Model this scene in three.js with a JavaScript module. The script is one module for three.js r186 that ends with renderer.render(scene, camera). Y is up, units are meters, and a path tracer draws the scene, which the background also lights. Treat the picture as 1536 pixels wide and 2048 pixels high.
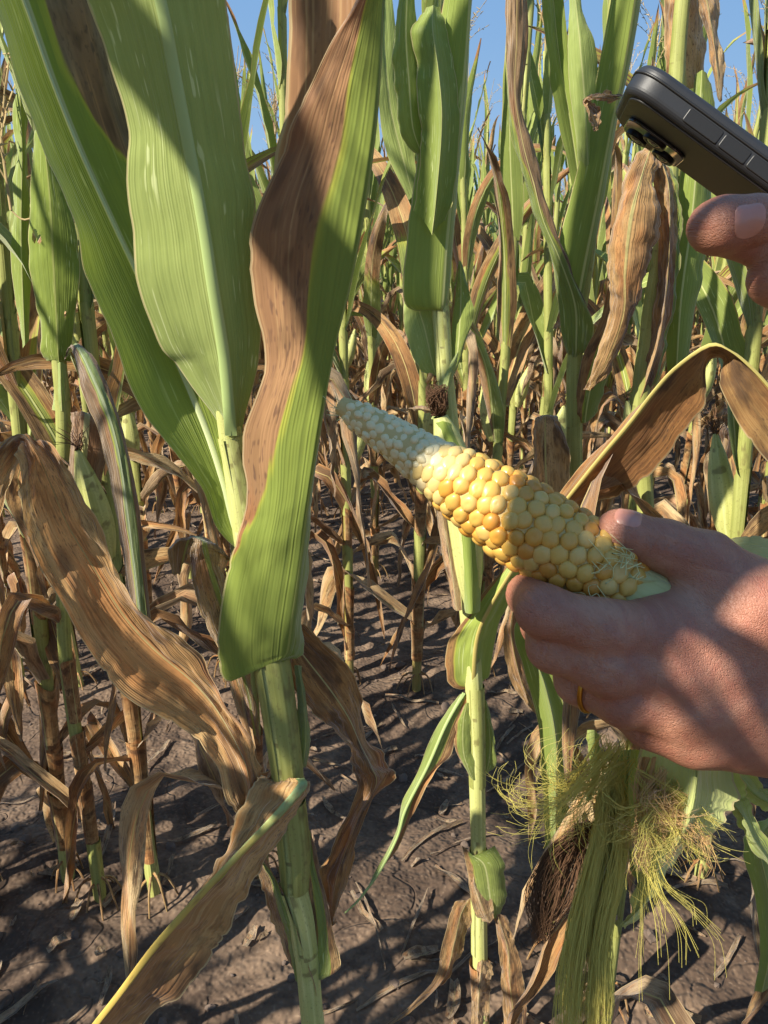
import * as THREE from 'three';
import { mergeGeometries } from 'three/addons/utils/BufferGeometryUtils.js';

// ---------------------------------------------------------------- camera, sky, sun, exposure
const scene = new THREE.Scene();
const EYE = new THREE.Vector3(0, 1.15, 0), PITCH = 18 * Math.PI / 180;
const camera = new THREE.PerspectiveCamera(67, 3 / 4, 0.02, 400);
camera.position.copy(EYE); camera.rotation.set(-PITCH, 0, 0);
const renderer = new THREE.WebGLRenderer({ antialias: true });
renderer.setSize(768, 1024);
renderer.toneMapping = THREE.LinearToneMapping;
renderer.toneMappingExposure = 2.0;
renderer.shadowMap.enabled = true;
const SUN_AZ = 126 * Math.PI / 180, SUN_EL = 38 * Math.PI / 180;       // azimuth counted to the left of the view
const sunDir = new THREE.Vector3(-Math.sin(SUN_AZ) * Math.cos(SUN_EL), Math.sin(SUN_EL), -Math.cos(SUN_AZ) * Math.cos(SUN_EL));
{
  const W = 256, H = 128, d = new Float32Array(W * H * 4);
  for (let j = 0; j < H; j++) for (let i = 0; i < W; i++) {
    const el = (j + 0.5) / H * Math.PI - Math.PI / 2, k = (j * W + i) * 4;
    const t = Math.max(0, Math.sin(el)), hz = Math.exp(-t * 4.5);
    d[k] = 0.07 + 0.16 * hz; d[k + 1] = 0.168 + 0.165 * hz; d[k + 2] = 0.345 + 0.09 * hz; d[k + 3] = 1;
    if (el < 0) { d[k] *= 0.4; d[k + 1] *= 0.35; d[k + 2] *= 0.3; }
  }
  const sky = new THREE.DataTexture(d, W, H, THREE.RGBAFormat, THREE.FloatType);
  sky.mapping = THREE.EquirectangularReflectionMapping; sky.magFilter = THREE.LinearFilter; sky.needsUpdate = true;
  scene.background = sky; scene.environment = sky;
}
const sun = new THREE.DirectionalLight(new THREE.Color(1, 0.93, 0.80), 4.4);
sun.position.copy(sunDir).multiplyScalar(20); sun.castShadow = true;
sun.shadow.mapSize.set(4096, 4096); Object.assign(sun.shadow.camera, { left: -8, right: 8, top: 8, bottom: -8, near: 1, far: 50 });
scene.add(sun, sun.target);

// ---------------------------------------------------------------- helpers
const rngOf = (s) => () => { s |= 0; s = s + 0x6D2B79F5 | 0; let t = Math.imul(s ^ s >>> 15, 1 | s); t = t + Math.imul(t ^ t >>> 7, 61 | t) ^ t; return ((t ^ t >>> 14) >>> 0) / 4294967296; };
const V = (x, y, z) => new THREE.Vector3(x, y, z);
const mix = (a, b, t) => a + (b - a) * t, clamp = (x, a = 0, b = 1) => Math.min(b, Math.max(a, x));
const sstep = (a, b, x) => { const t = clamp((x - a) / (b - a)); return t * t * (3 - 2 * t); };
const hash = (x, y, s) => { let h = Math.imul(x, 374761393) + Math.imul(y, 668265263) + Math.imul(s, 1274126177) | 0; h = Math.imul(h ^ h >>> 13, 1274126177); return ((h ^ h >>> 16) >>> 0) / 4294967296; };
function noise(x, y, s = 0, px = 0, py = 0) {           // value noise, periodic if px, py given
  let x0 = Math.floor(x), y0 = Math.floor(y); const fx = x - x0, fy = y - y0;
  const ux = fx * fx * (3 - 2 * fx), uy = fy * fy * (3 - 2 * fy); let x1 = x0 + 1, y1 = y0 + 1;
  if (px) { x0 = ((x0 % px) + px) % px; x1 = ((x1 % px) + px) % px; }
  if (py) { y0 = ((y0 % py) + py) % py; y1 = ((y1 % py) + py) % py; }
  return mix(mix(hash(x0, y0, s), hash(x1, y0, s), ux), mix(hash(x0, y1, s), hash(x1, y1, s), ux), uy);
}
const fbm = (x, y, s, o = 4) => { let a = 0.5, r = 0, n = 0; for (let i = 0; i < o; i++) { r += a * noise(x, y, s + i * 17); n += a; a *= 0.5; x *= 2.03; y *= 2.03; } return r / n; };
const F = 1024 / Math.tan(33.5 * Math.PI / 180);          // the photograph's focal length in its own pixels
const CP = Math.cos(PITCH), SP = Math.sin(PITCH);
// a point of the place, surveyed from the photograph: direction from the eye and distance along the view axis
const P = (px, py, d) => { const x = (px - 768) / F * d, y = (1024 - py) / F * d; return V(EYE.x + x, EYE.y + y * CP - d * SP, EYE.z - d * CP - y * SP); };
const dirC = (x, y, z) => V(x, y * CP + z * SP, -y * SP + z * CP);  // direction given to the right, up and towards the eye
const DV = (py, hd) => { const a = Math.atan((py - 1024) / F); return hd * Math.cos(a) / Math.cos(a + PITCH); };
const Q = (px, py, hd, off = 0) => P(px, py, DV(py, hd) + off);   // the same on an upright plane hd metres ahead
const used = {};
const numbered = (n) => { const k = used[n] = (used[n] ?? -1) + 1; return k ? `${n}_${String(k).padStart(3, '0')}` : n; };
function thing(name, label, category, group, kind) { const o = new THREE.Group(); o.name = numbered(name); tag(o, label, category, group, kind); scene.add(o); return o; }
function tag(o, label, category, group, kind) { if (label) o.userData.label = label; if (category) o.userData.category = category; if (group) o.userData.group = group; if (kind) o.userData.kind = kind; return o; }
function part(name, geo, mat, parent, label) { const m = new THREE.Mesh(geo, mat); m.name = name; m.castShadow = m.receiveShadow = true; if (label) m.userData.label = label; parent.add(m); return m; }
function grid(nu, nv, fn, uvfn) {                        // surface over u,v in 0..1
  const pos = [], uv = [], idx = [];
  for (let j = 0; j <= nv; j++) for (let i = 0; i <= nu; i++) { const p = fn(i / nu, j / nv); pos.push(p.x, p.y, p.z); if (uvfn) uv.push(...uvfn(i / nu, j / nv)); else uv.push(i / nu, j / nv); }
  for (let j = 0; j < nv; j++) for (let i = 0; i < nu; i++) { const a = j * (nu + 1) + i, b = a + 1, c = a + nu + 1, d = c + 1; idx.push(a, b, d, a, d, c); }
  const g = new THREE.BufferGeometry(); g.setAttribute('position', new THREE.Float32BufferAttribute(pos, 3)); g.setAttribute('uv', new THREE.Float32BufferAttribute(uv, 2)); g.setIndex(idx); g.computeVertexNormals(); return g;
}
const crv = (pts, closed) => new THREE.CatmullRomCurve3(pts, false, 'centripetal');
function spline(a, t) {                                   // Catmull-Rom through an array of numbers or vectors, uniform
  const n = a.length - 1, x = clamp(t) * n, i = Math.min(n - 1, Math.floor(x)), f = x - i;
  const g = (k) => a[clamp(k, 0, n)], p0 = g(i - 1), p1 = g(i), p2 = g(i + 1), p3 = g(i + 2);
  const c = (q0, q1, q2, q3) => 0.5 * (2 * q1 + (q2 - q0) * f + (2 * q0 - 5 * q1 + 4 * q2 - q3) * f * f + (3 * q1 - q0 - 3 * q2 + q3) * f * f * f);
  return p1.isVector3 ? V(c(p0.x, p1.x, p2.x, p3.x), c(p0.y, p1.y, p2.y, p3.y), c(p0.z, p1.z, p2.z, p3.z)) : c(p0, p1, p2, p3);
}
function tubeGeo(pts, rads, nr = 12, nl = 40, o = {}) {    // tube along points; rads along it; flat = ratio of the second axis
  const T = (t) => spline(pts, Math.min(1, t + 0.004)).sub(spline(pts, Math.max(0, t - 0.004))).normalize();
  const ref = o.ref || V(0, 0, 1), a0 = o.a0 ?? 0, a1 = o.a1 ?? Math.PI * 2;
  const len = pts.slice(1).reduce((s, p, i) => s + p.distanceTo(pts[i]), 0);
  return grid(nr, nl, (u, v) => {
    const a = a0 + (a1 - a0) * u, vv = o.slant ? clamp(v + (v > 0.5 ? (v - 0.5) * 2 * o.slant * Math.cos(a - (o.sa || 0)) : 0)) : v;
    const t = T(vv), s = V().crossVectors(t, ref).normalize(), n = V().crossVectors(s, t).normalize();
    const r = typeof rads === 'function' ? rads(vv, a) : spline(rads, vv);
    return spline(pts, vv).addScaledVector(s, Math.cos(a) * r).addScaledVector(n, Math.sin(a) * r * (o.flat ?? 1));
  }, o.uvm ? (u, v) => [u, v] : (u, v) => [u * 1, v * len / 0.15]);
}

// ---------------------------------------------------------------- textures and materials
function dataTex(W, H, fn, { srgb = true, repeat = false } = {}) {
  const d = new Uint8Array(W * H * 4);
  for (let j = 0; j < H; j++) for (let i = 0; i < W; i++) { const c = fn((i + 0.5) / W, (j + 0.5) / H), k = (j * W + i) * 4; d[k] = clamp(c[0], 0, 255); d[k + 1] = clamp(c[1], 0, 255); d[k + 2] = clamp(c[2], 0, 255); d[k + 3] = 255; }
  const t = new THREE.DataTexture(d, W, H, THREE.RGBAFormat); t.magFilter = THREE.LinearFilter; t.minFilter = THREE.LinearMipmapLinearFilter; t.generateMipmaps = true;
  if (srgb) t.colorSpace = THREE.SRGBColorSpace; if (repeat) t.wrapS = t.wrapT = THREE.RepeatWrapping; t.needsUpdate = true; return t;
}
const mix3 = (a, b, t) => [mix(a[0], b[0], t), mix(a[1], b[1], t), mix(a[2], b[2], t)];
// leaf pigment: u across (midrib at 0.5), v from the base to the tip; dry(u, v) from 0 (green) to 1 (dead)
function leafTex(seed, { W = 192, H = 640, dry = () => 0, green = [156, 168, 83], green2 = [125, 138, 63], rib = [212, 214, 144], ribW = 0.03, dryRib = [190, 160, 96], flecks = 1, tan = [198, 160, 106], brown = [154, 112, 66], dark = [104, 76, 48], ribDry = 0.3, asp = 9 } = {}) {
  return dataTex(W, H, (u, v) => {
    const wob = u + 0.012 * (noise(v * 5, u * 3, seed + 9) - 0.5);
    const vein = 0.35 * noise(wob * 52, v * 1.4, seed) + 0.35 * noise(wob * 120, v * 3, seed + 1) + 0.3 * fbm(u * 22, v * asp * 5, seed + 16, 2);
    let g = mix3(green2, green, clamp(0.15 + 0.9 * vein + 0.5 * (fbm(u * 3, v * asp * 0.7, seed + 2, 3) - 0.5)));
    const fl = noise(wob * 60, v * asp * 3.2, seed + 3), fz = noise(u * 5, v * asp * 0.8, seed + 4);
    if (flecks) g = mix3(g, [206, 216, 150], flecks * 0.8 * sstep(0.79, 0.9, fl) * sstep(0.42, 0.66, fz));
    const d0 = dry(u, v), jag = (noise(wob * 34, v * asp * 1.6, seed + 5) - 0.5) * 0.34 + (fbm(u * 5, v * asp, seed + 6, 3) - 0.5) * 0.35;
    const d = d0 <= 0 ? 0 : d0 >= 1 ? 1 : sstep(0.4, 0.6, d0 + jag * 4 * d0 * (1 - d0)), halo = d0 <= 0 || d0 >= 1 ? 0 : sstep(0.2, 0.45, d0 + jag * 4 * d0 * (1 - d0));
    const bl = fbm(u * 2.5, v * asp * 0.9, seed + 7, 4), st = 0.55 * noise(wob * 70, v * asp * 0.6, seed + 8) + 0.45 * noise(wob * 150, v * asp * 2, seed + 10), sp = noise(u * 110, v * asp * 24, seed + 11);
    let b = mix3(brown, tan, clamp((bl - 0.5) * 2.4 + 0.5 + (st - 0.5) * 0.9));
    b = mix3(b, dark, clamp(0.8 * sstep(0.56, 0.75, fbm(u * 4 + 9, v * asp * 1.1, seed + 12, 4)) * (0.5 + st) + 0.5 * sstep(0.72, 0.9, sp) * sstep(0.4, 0.65, bl)));
    b = mix3(b, [205, 172, 120], 0.45 * sstep(0.6, 0.9, st));
    const mot = fbm(u * 16, v * asp * 4, seed + 13, 3), sp2 = noise(u * 70, v * asp * 11, seed + 14);
    b = mix3(b, [b[0] * 1.08, b[1] * 0.86, b[2] * 0.68], 0.45 * sstep(0.52, 0.7, fbm(u * 3 + 4, v * asp * 0.6, seed + 15, 3)));
    b = mix3(b, [b[0] * 0.72, b[1] * 0.70, b[2] * 0.66], 0.6 * sstep(0.5, 0.72, mot) * (0.3 + sp2)); b = mix3(b, dark, 0.6 * sstep(0.8, 0.95, sp2 * 0.6 + sp * 0.4 + (bl - 0.5) * 0.5));
    const r = 1 - sstep(ribW * 0.6, ribW * (1.15 - 0.5 * v), Math.abs(u - 0.5));
    g = mix3(g, [188, 186, 62], halo * 0.7);
    let c = mix3(g, b, d);
    c = mix3(c, mix3(rib, dryRib, d * ribDry + (1 - ribDry) * d * sstep(0.3, 0.9, v)), r * 0.85);
    const e = Math.min(u, 1 - u); if (e < 0.014) c = mix3(c, [206, 186, 140], 0.7);
    return c;
  });
}
const veinBump = dataTex(256, 512, (u, v) => { const w = u + 0.004 * noise(v * 6, u * 4, 5), n = 0.3 * noise(w * 48, v * 1.5, 71) + 0.4 * noise(w * 104, v * 2, 72) + 0.3 * fbm(u * 14, v * 30, 73, 3); return [n * 255, n * 255, n * 255]; }, { srgb: false });
const dryBump = dataTex(256, 512, (u, v) => { const w = u + 0.006 * noise(v * 6, u * 4, 5), n = 0.35 * noise(w * 50, v * 3, 81) + 0.25 * noise(w * 110, v * 8, 82) + 0.4 * fbm(u * 8, v * 40, 83, 3); return [n * 255, n * 255, n * 255]; }, { srgb: false });
const leafMat = (map, { dry = false, trans = 0.34, coat = 0.18 } = {}) => new THREE.MeshPhysicalMaterial({ map, bumpMap: dry ? dryBump : veinBump, bumpScale: dry ? 0.0022 : 0.0008, roughness: 1, transmission: trans, thickness: 0, clearcoat: dry ? 0.12 : coat, clearcoatRoughness: dry ? 0.55 : 0.42, side: THREE.DoubleSide });
const stalkTex = (seed, o = {}) => dataTex(128, 256, (u, v) => {
  const vein = 0.5 * noise(u * 40, v * 2, seed, 40) + 0.5 * noise(u * 90, v * 3, seed + 1, 90);
  let c = mix3(o.a || [156, 160, 86], o.b || [194, 198, 122], clamp(vein * 1.2 - 0.1 + 0.5 * (noise(u * 4, v * 5, seed + 2, 4, 5) - 0.5)));
  const br = sstep(0.62, 0.8, noise(u * 6, v * 4, seed + 3, 6, 4) * 0.7 + noise(u * 40, v * 8, seed + 4, 40, 8) * 0.3) * (o.brown ?? 0.15);
  c = mix3(c, [158, 122, 74], br); return mix3(c, [96, 84, 48], 0.45 * sstep(0.62, 0.8, fbm(u * 7, v * 9, seed + 5, 3)) + 0.3 * sstep(0.8, 0.95, noise(u * 60, v * 90, seed + 6)));
}, { repeat: true });
const stalkBump = dataTex(256, 64, (u, v) => { const n = 0.6 * noise(u * 48, v * 1, 91, 48, 1) + 0.4 * noise(u * 110, v * 2, 92, 110, 2); return [n * 255, n * 255, n * 255]; }, { srgb: false, repeat: true });
const stalkMatOf = (seed, o) => new THREE.MeshPhysicalMaterial({ map: stalkTex(seed, o), bumpMap: stalkBump, bumpScale: 0.0003, roughness: 0.6, clearcoat: 0.15, clearcoatRoughness: 0.4, side: THREE.DoubleSide });
const M = {
  stalk: stalkMatOf(11), stalkPale: stalkMatOf(12, { a: [175, 178, 99], b: [210, 212, 142], brown: 0.05 }), stalkDry: stalkMatOf(13, { brown: 0.9, a: [138, 132, 64], b: [176, 152, 92] }), sheath: stalkMatOf(14, { a: [140, 144, 73], b: [173, 176, 102], brown: 0.08 }),
  sheathDry: new THREE.MeshPhysicalMaterial({ map: leafTex(301, { W: 96, H: 256, dry: () => 1 }), bumpMap: dryBump, bumpScale: 0.001, roughness: 1, transmission: 0.2, thickness: 0, side: THREE.DoubleSide }),
  rib: new THREE.MeshStandardMaterial({ color: 0xa9bd78, roughness: 0.5, side: THREE.DoubleSide }),
  ribPale: new THREE.MeshStandardMaterial({ color: 0xc6cf9a, roughness: 0.5, side: THREE.DoubleSide }),
  ribDry: new THREE.MeshStandardMaterial({ color: 0xbfae62, roughness: 0.6, side: THREE.DoubleSide }),
  collar: new THREE.MeshStandardMaterial({ color: 0xb4c47c, roughness: 0.55, side: THREE.DoubleSide }),
};

// ---------------------------------------------------------------- leaf surveyed station by station: [left edge, midrib, right edge]
function loft(st, hd, o = {}) {
  const pt = (a) => a.isVector3 ? a : Q(a[0], a[1], hd, a[2] ?? 0);
  const L = st.map((s) => pt(s[0])), C = st.map((s) => pt(s[1])), R = st.map((s) => pt(s[2]));
  const nv = o.nv ?? (st.length - 1) * 10, nu = o.nu ?? 20, seed = o.seed ?? 1, ruf = o.ruffle ?? 0.003, rf = o.rfreq ?? 9, cr = o.crumple ?? 0.0005, arch = o.arch ?? 0.12;
  const frame = (v) => {
    const l = spline(L, v), c = spline(C, v), r = spline(R, v), t = spline(C, Math.min(1, v + 0.01)).sub(spline(C, Math.max(0, v - 0.01))).normalize();
    return { l, c, r, t };
  };
  const fn = (u, v) => {
    const { l, c, r, t } = frame(v), s = u * 2 - 1, k = Math.abs(s), e = (s < 0 ? l : r).clone().sub(c), w = e.length();
    const n = V().crossVectors(e, t).multiplyScalar(s < 0 ? -1 : 1); if (n.lengthSq() < 1e-12) n.set(0, 0, 1); n.normalize();
    const p = c.clone().addScaledVector(e, k);
    const edge = k * k, side = s < 0 ? 1 : 2, fade = sstep(0, 0.06, v);
    const d = arch * w * (k - k * k) * 2 + ruf * edge * fade * ((noise(v * rf, side * 7.3, seed) - 0.5) * 2 + (noise(v * rf * 2.7, side * 3.1, seed + 4) - 0.5) * 0.8) + cr * (fbm(u * 6, v * 26, seed + 2, 2) - 0.5) * 2 * Math.min(1, k * 4);
    p.addScaledVector(n, d);
    p.addScaledVector(e, k * 0.05 * (noise(v * rf * 2, side, seed + 6) - 0.5) * fade - k * k * k * cr * 18 * sstep(0.6, 0.9, noise(v * 60, side * 5, seed + 8)) * fade);
    return p;
  };
  const g = grid(nu, nv, fn, (u, v) => [u, v]);
  if (o.holes) { const ix = g.index.array, keep = [], uv = g.attributes.uv; for (let i = 0; i < ix.length; i += 3) { let u = 0, v = 0; for (let k = 0; k < 3; k++) { u += uv.getX(ix[i + k]) / 3; v += uv.getY(ix[i + k]) / 3; } if (!o.holes.some(([a, b, ra, rb]) => Math.hypot((u - a) / ra, (v - b) / rb) < 0.75 + 0.5 * noise(u * 60, v * 90, seed + 20))) keep.push(ix[i], ix[i + 1], ix[i + 2]); } g.setIndex(keep); }
  g.userData = { ribAt: (v) => { const f = frame(v), n = V().crossVectors(f.l.clone().sub(f.r), f.t).normalize(); return { p: f.c, n, s: V().crossVectors(n, f.t).normalize() }; } };
  return g;
}
function ribGeo(leaf, r0, r1, h, sign = 1, v1 = 0.98) {     // raised midrib of a lofted leaf
  return grid(6, 60, (u, v) => {
    const f = leaf.userData.ribAt(v * v1), r = mix(r0, r1, v), a = Math.PI * u;
    return f.p.clone().addScaledVector(f.s, -Math.cos(a) * r).addScaledVector(f.n, sign * (Math.sin(a) * h * sstep(0, 0.1, v) * (1 - 0.7 * v) - 0.0003));
  });
}
function addLeaf(parent, st, hd, mat, o = {}) {
  const e = st[st.length - 1], q = st[st.length - 2];
  if (!e[1].isVector3 && e[1][1] < 60 && Math.abs(e[2][0] - e[0][0]) > 16) {
    st = st.slice();
    [[1, 0.8], [2, 0.5], [3, 0.04]].forEach(([k, w]) => { const c = [0, 1, 2].map((j) => (e[1][j] ?? 0) + ((e[1][j] ?? 0) - (q[1][j] ?? 0)) * k * 0.95); st.push([0, 1, 2].map((i) => [0, 1, 2].map((j) => c[j] + ((e[i][j] ?? 0) - (e[1][j] ?? 0)) * w))); });
  }
  const g = loft(st, hd, o), m = part('leaf', g, mat, parent, o.label);
  if (o.rib) part('midrib', ribGeo(g, ...o.rib), o.ribMat || M.rib, m);
  return m;
}
const profile = (pairs) => (v) => { for (let i = 1; i < pairs.length; i++) if (v <= pairs[i][0]) return mix(pairs[i - 1][1], pairs[i][1], (v - pairs[i - 1][0]) / (pairs[i][0] - pairs[i - 1][0])); return pairs[pairs.length - 1][1]; };

// ---------------------------------------------------------------- the ground
const groundY = (x, z) => { const near = 1 / (1 + (x * x + z * z) * 0.01); return near * (0.05 * (fbm(x * 1.3 + 40, z * 1.3 + 40, 501, 3) - 0.5) + 0.035 * (fbm(x * 7 + 90, z * 7 + 90, 503, 4) - 0.5) + 0.02 * (fbm(x * 26 + 9, z * 26 + 9, 505, 2) - 0.5)) + 0.012 * near * Math.cos((z + 0.43) / 0.76 * 2 * Math.PI); };
{
  const n = 420, warp = (t) => { const s = t * 2 - 1; return Math.sign(s) * (3.2 * Math.abs(s) + 100 * Math.pow(Math.abs(s), 6)); };
  const soil = dataTex(1024, 1024, (u, v) => {
    const a = 0.5 * noise(u * 14, v * 14, 601, 14, 14) + 0.3 * noise(u * 40, v * 40, 602, 40, 40) + 0.2 * noise(u * 130, v * 130, 603, 130, 130);
    const c = mix3([78, 62, 50], [124, 103, 84], clamp((a - 0.5) * 2.2 + 0.45)), s = noise(u * 300, v * 300, 604, 300, 300);
    return mix3(c, s > 0.5 ? [164, 142, 118] : [60, 48, 38], 0.5 * Math.pow(Math.abs(s - 0.5) * 2, 3));
  }, { repeat: true });
  const bump = dataTex(1024, 1024, (u, v) => {
    const crackA = Math.abs(noise(u * 12 + 0.6 * noise(u * 30, v * 30, 615, 30, 30), v * 12, 611, 12, 12) - 0.5), crack = 1 - sstep(0, 0.03, crackA);
    const n = 0.35 * noise(u * 30, v * 30, 612, 30, 30) + 0.35 * noise(u * 80, v * 80, 613, 80, 80) + 0.3 * noise(u * 220, v * 220, 614, 220, 220) - 0.35 * crack; return [n * 255, n * 255, n * 255];
  }, { srgb: false, repeat: true });
  const g = grid(n, n, (u, v) => { const x = warp(u), z = -1.6 - warp(v); return V(x, groundY(x, z), z); }, (u, v) => [warp(u) / 1.3, warp(v) / 1.3]);
  const o = new THREE.Mesh(g, new THREE.MeshStandardMaterial({ map: soil, bumpMap: bump, bumpScale: 0.012, roughness: 1 }));
  o.name = 'ground'; o.userData.kind = 'structure'; o.userData.label = 'dry cracked brown field soil between the corn rows'; o.receiveShadow = true; scene.add(o);
}

// ---------------------------------------------------------------- corn of the field: a few kinds built with their parts, then copied
const G = [0, 1, 2].map((k) => leafMat(leafTex(20 + k * 30, { W: 128, H: 384, green: [[156, 172, 74], [170, 184, 90], [142, 158, 68]][k], dry: (u, v) => 0.9 * sstep(0.72, 1.0, v) + 0.5 * sstep(0.4, 0.5, Math.abs(u - 0.5)) * sstep(0.2, 0.6, v) })));
const X = [0, 1, 2].map((k) => leafMat(leafTex(220 + k * 30, { W: 128, H: 384, ribDry: 0.5, dry: (u, v) => [sstep(0.15, 0.6, v), sstep(0.52, 0.62, u) * 0.9 + 0.5 * sstep(0.3, 0.8, v), 0.62 - 0.5 * (1 - sstep(0.05, 0.3, Math.abs(u - 0.5))) + 0.5 * v][k] }), { dry: true }));
const D = [0, 1, 2, 3].map((k) => leafMat(leafTex(420 + k * 30, { W: 128, H: 384, dry: () => 1, tan: [[206, 168, 112], [218, 188, 138], [190, 146, 88], [196, 170, 134]][k], brown: [[164, 120, 70], [176, 140, 92], [144, 100, 54], [148, 122, 90]][k], ribDry: 0.6 }), { dry: true, trans: 0.3 }));
function fieldLeaf(r, o) {                                // ribbon along an arc, in the plant's own axes
  const n = o.n ?? 18, pts = [], sides = [], nrm = [], p = V(0, o.y, 0), az = o.az, out = V(Math.cos(az), 0, Math.sin(az)); p.addScaledVector(out, 0.009);
  let el = o.e0; const step = o.len / n; let tw = o.tw0 ?? 0; const wob = r() * 10; const c = p.clone();
  for (let i = 0; i <= n; i++) {
    const t = i / n, T = out.clone().multiplyScalar(Math.cos(el)).addScaledVector(V(0, 1, 0), Math.sin(el)), side0 = V(-Math.sin(az), 0, Math.cos(az)).addScaledVector(out, (noise(t * 3 + wob, 2, 7) - 0.5) * 0.5).normalize();
    const N = V().crossVectors(side0, T).normalize(), S = side0.clone().multiplyScalar(Math.cos(tw)).addScaledVector(N, Math.sin(tw));
    pts.push(c.clone()); sides.push(S.normalize()); nrm.push(V().crossVectors(S, T).normalize());
    c.addScaledVector(T, step).addScaledVector(side0, step * (o.sway ?? 0.15) * (noise(t * 2.5 + wob, 9, 3) - 0.5) * 2);
    const target = o.kinkAt !== undefined ? (t > o.kinkAt ? o.e1 : o.e0) : mix(o.e0, o.e1, Math.pow(t, o.pw ?? 1.5));
    el += (target - el) * (o.kinkAt !== undefined ? 0.55 : 1); tw += o.twist / n + (o.twn ?? 0) * (noise(t * 5 + wob, 4, 5) - 0.5);
  }
  const seed = Math.floor(r() * 1e6);
  return grid(o.nu ?? 6, n, (u, v) => {
    const i = Math.round(v * n), s = u * 2 - 1, k = Math.abs(s), w = o.w * 0.5 * Math.min(1, 0.55 + v * 3) * Math.pow(1 - Math.pow(v, o.tip ?? 2.2), 0.8) * (1 + 0.12 * (noise(v * 9, s < 0 ? 1 : 2, seed) - 0.5));
    const fold = o.fold * (0.7 + 0.6 * noise(v * 4, 5, seed)), q = pts[i].clone().addScaledVector(sides[i], s * w * Math.cos(fold * k)).addScaledVector(nrm[i], w * k * Math.sin(fold));
    return q.addScaledVector(nrm[i], o.ruf * k * (noise(v * 11, s < 0 ? 3 : 8, seed) - 0.5) * 2).addScaledVector(nrm[i], (o.crum ?? 0) * (noise(u * 4, v * 14, seed + 3) - 0.5));
  });
}
const pick = (r, a) => a[Math.floor(r() * a.length)];
function makePlant(seed, o = {}) {
  const r = rngOf(seed), g = new THREE.Group(), H = o.h ?? 1.52 + r() * 0.34, r0 = 0.0115 + r() * 0.002, bend = (r() - 0.5) * 0.12, bz = (r() - 0.5) * 0.12;
  const at = (y) => V(bend * Math.pow(y / H, 2), y, bz * Math.pow(y / H, 2));
  const pts = []; for (let i = 0; i <= 10; i++) pts.push(at(H * i / 10 - (i ? 0 : 0.04)));
  const nodes = []; let y = 0.07 + r() * 0.05; while (y < H - 0.12) { nodes.push(y); y += 0.085 + 0.045 * r() + 0.02 * Math.min(1, y); }
  part('stalk', tubeGeo(pts, (v) => { const yy = v * H; let b = 0; for (const q of nodes) b = Math.max(b, 1 - Math.abs(yy - q) / 0.012); return r0 * mix(1, 0.45, v) * (1 + 0.16 * Math.max(0, b)); }, 8, 44), r() < 0.3 ? M.stalkDry : M.stalk, g);
  roots(r, g, V(0, 0, 0), 0);
  let az = r() * 6.28;
  nodes.forEach((q, i) => {
    az += Math.PI + (r() - 0.5) * 0.9; const h = (nodes[i + 1] ?? q + 0.1) + 0.012, base = at(h), lim = 0.55 + 0.32 * r() + (o.dryer ?? 0);
    // sheath round the stalk
    const dryS = h < lim - 0.05 + 0.4 * (r() - 0.5), sr = r0 * mix(1.16, 0.6, q / H);
    part('sheath', tubeGeo([at(q - 0.004), at((q + h) / 2), at(h + 0.01)], [sr * 1.02, sr * 1.08, sr * (dryS ? 1.35 : 1.16)], 8, 4, { a0: az + 0.2 + Math.PI, a1: az + Math.PI + 5.6, slant: 0.15, uvm: true }), dryS ? M.sheathDry : M.sheath, g);
    if (r() < 0.08) return;
    let geo, mat;
    if (h < lim) {
      const hang = r() < 0.75;
      geo = fieldLeaf(r, { y: h, az, e0: hang ? 0.5 + r() * 0.6 : 0.9, e1: hang ? -1.15 - r() * 0.4 : -0.6, kinkAt: hang ? 0.06 + r() * 0.24 : undefined, pw: 1.2, len: 0.32 + r() * 0.34, w: 0.036 + r() * 0.034, twist: (r() - 0.5) * 4, twn: 0.5, fold: 0.3 + r() * 0.8, ruf: 0.007, crum: 0.01, sway: 0.4 });
      mat = pick(r, D);
    } else if (h < lim + 0.32) {
      geo = fieldLeaf(r, { y: h, az, e0: 1.15 + r() * 0.25, e1: r() < 0.5 ? -1.0 : 0.2, kinkAt: r() < 0.4 ? 0.35 + r() * 0.3 : undefined, pw: 1.6, len: 0.45 + r() * 0.3, w: 0.052 + r() * 0.028, twist: (r() - 0.5) * 2.4, twn: 0.2, fold: 0.3 + r() * 0.5, ruf: 0.005, crum: 0.003 });
      mat = r() < 0.45 ? pick(r, X) : r() < 0.5 ? pick(r, D) : pick(r, G);
    } else {
      geo = fieldLeaf(r, { y: h, az, e0: 1.3 + r() * 0.18, e1: 0.95 + r() * 0.45 - (r() < 0.2 ? 1.2 : 0), pw: 2, len: 0.4 + r() * 0.25 - 0.12 * (h / H), w: 0.05 + r() * 0.024 - 0.018 * (h / H), twist: (r() - 0.5) * 1.4, twn: 0.08, fold: 0.25 + r() * 0.45, ruf: 0.005, crum: 0.001, tip: 1.7 });
      mat = r() < 0.22 ? pick(r, X) : r() < 0.1 ? pick(r, D) : pick(r, G);
    }
    geo.translate(base.x, 0, base.z); part('leaf', geo, mat, g);
    if (h < lim + 0.15 && r() < 0.45) { const g2 = fieldLeaf(r, { y: h - 0.03, az: az + 1.2 + r() * 3, e0: 0.2 + r() * 0.7, e1: -1.2 - r() * 0.35, kinkAt: 0.04 + r() * 0.3, len: 0.2 + r() * 0.3, w: 0.03 + r() * 0.03, twist: (r() - 0.5) * 5, twn: 0.6, fold: 0.3 + r() * 0.8, ruf: 0.007, crum: 0.01, sway: 0.5 }); g2.translate(base.x, 0, base.z); part('leaf', g2, pick(r, D), g); }
  });
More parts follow.
